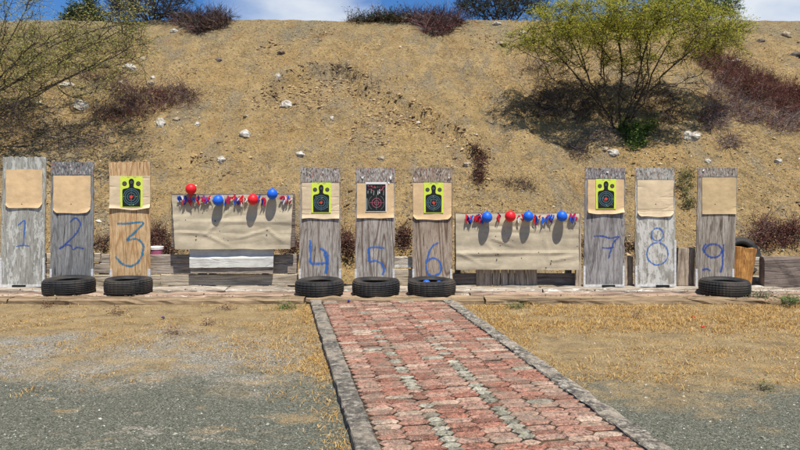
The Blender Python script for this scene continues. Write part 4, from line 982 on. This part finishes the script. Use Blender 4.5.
def brush(label, blobs, n, L, mats, weights, hgt=.35, curl=.5, flow=(0, 0, 0), r=.005, leafm=None, nleaf=0, name='dry_brush', group=None, cat='dry brush', lsize=.03, up=None):
    """a tangle of thin dead stems rooted in the given patches of slope"""
    V = []; Fc = []; mi = []; tot = sum(b_[2]*b_[3] for b_ in blobs); fv = Vector(flow); LV = []; LF = []
    for bx_, by_, rx, ry in blobs:
        for _ in range(max(1, int(n*rx*ry/tot))):
            a = random.uniform(0, 6.28); q = math.sqrt(random.random()); X, Y = bx_+rx*q*math.cos(a), by_+ry*q*math.sin(a)
            p = up(X, Y) if up else slope_at(X, Y)
            nn = Vector((0, -.45, .9)) if up is None else Vector((0, 0, 1))
            d = (nn*random.uniform(.2, 1)*hgt*2+Vector((random.gauss(0, 1), random.gauss(0, .7), random.gauss(0, .4)))*.5+fv).normalized()
            l = L*random.uniform(.35, 1.25); ns = 5; ring = []; m = random.choices(range(len(mats)), weights)[0]; rr = r*random.uniform(.6, 1.4)
            pts = [p-d*.03]
            for s_ in range(ns):
                d = (d+Vector((random.gauss(0, 1), random.gauss(0, 1), random.gauss(0, 1)))*curl*.35+Vector((0, 0, -.10))).normalized(); pts.append(pts[-1]+d*l/ns)
            def tube(pts, rr):
                b = len(V); k = len(pts)
                for s_, c in enumerate(pts):
                    w = rr*(1-.75*s_/(k-1)); dd = (pts[min(s_+1, k-1)]-pts[max(s_-1, 0)]).normalized(); u = dd.orthogonal().normalized(); v = dd.cross(u)
                    for t in range(3): an = 2.094*t; V.append(c+(u*math.cos(an)+v*math.sin(an))*w)
                for s_ in range(k-1):
                    for t in range(3): Fc.append((b+s_*3+t, b+s_*3+(t+1) % 3, b+s_*3+3+(t+1) % 3, b+s_*3+3+t)); mi.append(m)
            tube(pts, rr)
            for w in range(2):
                j = random.randint(1, ns-1); dd = (d+Vector((random.gauss(0, 1), random.gauss(0, 1), random.gauss(0, .8)))*.7).normalized(); q0 = pts[j]; ll = l*.35
                tube([q0, q0+dd*ll*.5, q0+dd*ll+Vector((0, 0, random.uniform(-.03, .05)))], rr*.6)
            if leafm: leaves(pts[2:], nleaf, .03, lsize, LV, LF)
    c = sum((Vector(v) for v in V), Vector())/len(V); c = Vector((c.x, c.y, min(v[2] for v in V)))
    if leafm:
        e = empty(name, c, label, cat, group); mesh('stems', [v-c for v in V], Fc, mats, e, mi=mi); mesh('foliage', [v-c for v in LV], LF, leafm, e); return e
    return tag(mesh(name, [v-c for v in V], Fc, mats, mi=mi, loc=c), label, cat, group)
TR, TM, TB, TD = M['twig_red'], M['twig_mauve'], M['twig_brown'], M['twig_dark']
brush('dead reddish brush sprawling on the left slope', [(100, 78, 22, 5), (122, 90, 16, 9), (150, 100, 26, 13), (180, 98, 18, 11), (120, 115, 26, 8)], 1500, .42, [TR, TM, TB], [3, 2, 3], .35, .6, leafm=M['leaf_brown'], nleaf=1, lsize=.025)
brush('dark red brush band running down the right slope', [(692, 46, 9, 8), (708, 58, 14, 12), (730, 73, 18, 14), (758, 88, 20, 14), (790, 100, 20, 14)], 3200, .40, [TR, TB], [5, 1], .4, .5, leafm=M['leaf_brown'], nleaf=1, lsize=.028, group='brush on the right slope')
brush('mauve grey fallen brush below the dark red band', [(722, 95, 16, 14), (748, 110, 20, 14), (785, 123, 22, 10), (712, 118, 14, 14), (728, 142, 10, 6)], 2600, .42, [TM, TR, TB], [5, 2, 1], .25, .5, flow=(.25, 0, -.15), group='brush on the right slope')
brush('dark dead branches heaped under the left of the acacia', [(545, 72, 24, 8), (560, 95, 34, 14), (540, 112, 26, 7), (585, 112, 22, 9)], 1000, .55, [TD, TB, TM], [5, 3, 1], .25, .6)
brush('added dark twigs deepening the shadow under the right of the acacia', [(655, 100, 20, 10), (670, 118, 18, 8), (640, 78, 14, 7)], 500, .45, [TD, TB, TM], [4, 3, 1], .25, .6)  # dark twigs added to thicken the tree's shadow on this side
brush('grey brown dead twigs above the boards painted 7 and 8', [(582, 156, 12, 7), (600, 138, 12, 9), (570, 150, 6, 4)], 230, .35, [TM, TB], [2, 3], .25, .6)
brush('brown tangled brush heap on the crest at left', [(190, 23, 14, 5), (208, 25, 20, 6), (222, 20, 10, 4), (198, 31, 8, 4)], 1300, .55, [TD, TB, TM, TR], [4, 4, 2, 2], .55, .6, r=.008)
brush('low dark brush on the crest left of the bowl', [(372, 20, 26, 3), (395, 20, 22, 3)], 700, .50, [TD, TB, TR], [4, 3, 2], .6, .5, r=.008, leafm=M['leaf_dark'], nleaf=1, lsize=.05)
brush('dark red brush filling a bowl in the crest', [(437, 24, 26, 5), (437, 31, 16, 5), (430, 20, 30, 3)], 1500, .55, [TR, TD, TM], [4, 3, 2], .55, .5, r=.008)
brush('withered upright bush on the slope right of board 6', [(478, 178, 5, 8), (481, 160, 4, 9), (475, 150, 3, 4)], 260, .25, [TB, TR, TD], [3, 3, 2], .8, .5, r=.004, leafm=M['leaf_brown'], nleaf=2, lsize=.03)
brush('small brown tuft of brush above the right balloon stand', [(517, 186, 12, 6), (505, 183, 6, 3), (528, 190, 6, 3)], 200, .24, [TB, TD, TR], [3, 2, 1], .4, .6, r=.004)
brush('exposed dark roots at the top of the slumped scar', [(345, 67, 9, 5), (334, 70, 9, 3), (352, 76, 5, 5), (318, 73, 9, 2)], 170, .30, [TD, TB], [2, 3], .06, .8)
brush('thin dead twigs right of the scar', [(375, 84, 10, 5), (360, 92, 6, 4)], 50, .3, [TB, TM], [2, 1], .2, .7)
brush('reddish brush behind the plank wall at far right', [(770, 240, 22, 9), (790, 232, 14, 7), (762, 225, 8, 5)], 500, .35, [TR, TB, TM], [4, 2, 1], .45, .6, leafm=M['leaf_brown'], nleaf=2, lsize=.03)
brush('brown dry weeds behind the gap left of the left balloon stand', [(156, 238, 9, 9), (165, 250, 8, 5)], 320, .3, [TR, TB, TD], [3, 3, 2], .5, .6, leafm=M['leaf_brown'], nleaf=2)
brush('tall heap of withered brown weeds between two tyres left of the black target', [(347, 245, 6, 10)], 160, .3, [TB, TR, TM], [3, 3, 2], .6, .6, leafm=M['leaf_brown'], nleaf=3)
brush('withered weeds above the short plank wall right of the black target', [(404, 240, 5, 10)], 130, .3, [TB, TR, TM], [3, 3, 2], .6, .6, leafm=M['leaf_brown'], nleaf=3)
brush('brown dry weeds beside the left edge of the board painted 4', [(290, 248, 6, 6)], 70, .3, [TB, TR, TM], [3, 3, 2], .6, .6, leafm=M['leaf_brown'], nleaf=3)
brush('low brown weeds showing between the dark grey and the fresh orange board', [(100, 246, 8, 5)], 60, .3, [TB, TR, TM], [3, 3, 2], .6, .6, leafm=M['leaf_brown'], nleaf=2)
brush('dark weeds behind the right balloon stand and board 7', [(590, 250, 14, 6)], 110, .3, [TD, TB], [3, 2], .4, .6, leafm=M['leaf_brown'], nleaf=1)
brush('green leafy creeper below the acacia trunk', [(636, 138, 10, 12), (648, 128, 7, 5), (625, 130, 7, 4)], 220, .28, [TB], [1], .6, .5, r=.004, leafm=M['leaf_green'], nleaf=4, name='plant', cat='plant', lsize=.05)
brush('pale green weed between the boards painted 8 and 9', [(684, 185, 6, 12), (690, 205, 5, 6)], 110, .26, [TM, TB], [1, 1], .6, .5, r=.003, leafm=M['leaf_olive'], nleaf=4, name='plant', cat='plant')
brush('low dry twigs scattered under the left mesquite', [(30, 125, 40, 14), (60, 145, 60, 7), (95, 132, 30, 8), (15, 90, 25, 16)], 600, .6, [TB, TM, TD], [4, 3, 1], .12, .5)
brush('yellowish scrub spread over the upper left slope', [(40, 35, 50, 9), (85, 45, 40, 8), (20, 60, 30, 10), (60, 62, 40, 10)], 900, .38, [TM, TB], [2, 1], .3, .6, leafm=M['leaf_mesq'], nleaf=3, lsize=.035, name='scrub', cat='scrub')
brush('dark weeds between the boards painted 7 and 8', [(630, 248, 8, 6)], 70, .3, [TD, TB], [3, 2], .4, .6, leafm=M['leaf_brown'], nleaf=1)
# weeds along the step
def low(z): return lambda X, Y: at_plane(X, Y, z)
for x, y, rx, n, lm, lb in [(287, 308, 7, 30, 'leaf_green', 'small green weed at the sleeper edge left of the path'), (517, 307.5, 6, 26, 'leaf_green', 'small green weed at the sleeper edge right of the path'), (225, 309, 6, 16, 'leaf_brown', 'brown weed beside the sleeper left of the path'),
                            (48, 306, 7, 16, 'leaf_brown', 'brown weed by the sleeper below the tyre of board 2'), (762, 296, 14, 40, 'leaf_dark', 'dark creeping weed on the step right of the last tyre'), (790, 300, 10, 40, 'leaf_green', 'green creeping weed at the right end of the step'),
                            (208, 324, 8, 14, 'leaf_brown', 'dry brown weed on the sand left of the path'), (172, 334, 9, 12, 'leaf_brown', 'flattened dry weed on the left yard'), (118, 313, 9, 12, 'leaf_brown', 'dry weed tuft on the sand below board 3'), (634, 318, 5, 10, 'leaf_brown', 'dry weed tuft on the right yard below board 7'), (762, 388, 7, 8, 'leaf_olive', 'small olive weed on the right yard')]:
    brush(lb, [(x, y, rx, 2)], n, .12, [TB, TM], [1, 1], .6, .6, r=.002, leafm=M[lm], nleaf=3, name='weed', cat='weed', lsize=.022, up=low(.08 if y < 303 else .005), group='weeds growing by the step and yard')

# ---------------------------------------------------------------- sky
w = bpy.data.worlds.new('World'); S.world = w; w.use_nodes = True; t = w.node_tree; bg = t.nodes['Background']
sky = t.nodes.new('ShaderNodeTexSky'); sky.sky_type = 'NISHITA'; sky.sun_disc = False
sky.sun_elevation = math.asin(-LDIR.z); sky.sun_rotation = math.atan2(-LDIR.x, -LDIR.y); sky.air_density = 1.0; sky.dust_density = .2; sky.ozone_density = 3.0
tc = t.nodes.new('ShaderNodeTexCoord'); mp = t.nodes.new('ShaderNodeMapping'); mp.inputs['Scale'].default_value = (1, 1, 2.6); mp.inputs['Location'].default_value = (1.35, 0, .4)
ns = t.nodes.new('ShaderNodeTexNoise'); ns.inputs['Scale'].default_value = 3.0; ns.inputs['Detail'].default_value = 7; ns.inputs['Roughness'].default_value = .55
rp = t.nodes.new('ShaderNodeValToRGB'); rp.color_ramp.elements[0].position = .50; rp.color_ramp.elements[1].position = .66
def wn(typ, ins, **kw):
    x = t.nodes.new('ShaderNode'+typ)
    for k_, v in kw.items(): setattr(x, k_, v)
    for k_, v in ins.items():
        if isinstance(v, bpy.types.NodeSocket): t.links.new(v, x.inputs[k_])
        else: x.inputs[k_].default_value = v
    return x.outputs
L = t.links.new; L(tc.outputs['Generated'], mp.inputs[0]); L(mp.outputs[0], ns.inputs['Vector'])
sp = wn('SeparateXYZ', {0: tc.outputs['Generated']}); az = wn('Math', {0: sp[0], 1: sp[1]}, operation='DIVIDE')[0]
def bank(c, w):                                      # a bank of cloud centred on bearing c
    d = wn('Math', {0: wn('Math', {0: az, 1: c}, operation='SUBTRACT')[0]}, operation='ABSOLUTE')[0]
    return wn('MapRange', {'Value': d, 'From Min': w, 'From Max': w*.35})[0]
bk = wn('Math', {0: bank(-.13, .16), 1: bank(.52, .20)}, operation='ADD')[0]
cl = wn('Math', {0: ns.outputs[0], 1: wn('Math', {0: bk, 1: .34}, operation='MULTIPLY')[0]}, operation='ADD')[0]
cm = wn('MapRange', {'Value': cl, 'From Min': .64, 'From Max': .95})[0]
blue = wn('Mix', {0: 1.0, 6: sky.outputs[0], 7: (.44, .79, 1.22, 1)}, data_type='RGBA', blend_type='MULTIPLY')[2]
fin = wn('Mix', {0: cm, 6: blue, 7: (8.2, 8.8, 9.6, 1)}, data_type='RGBA')[2]; L(fin, bg.inputs[0])
bg.inputs[1].default_value = .072
print('objects', len(bpy.data.objects), 'polys', sum(len(m.polygons) for m in bpy.data.meshes))
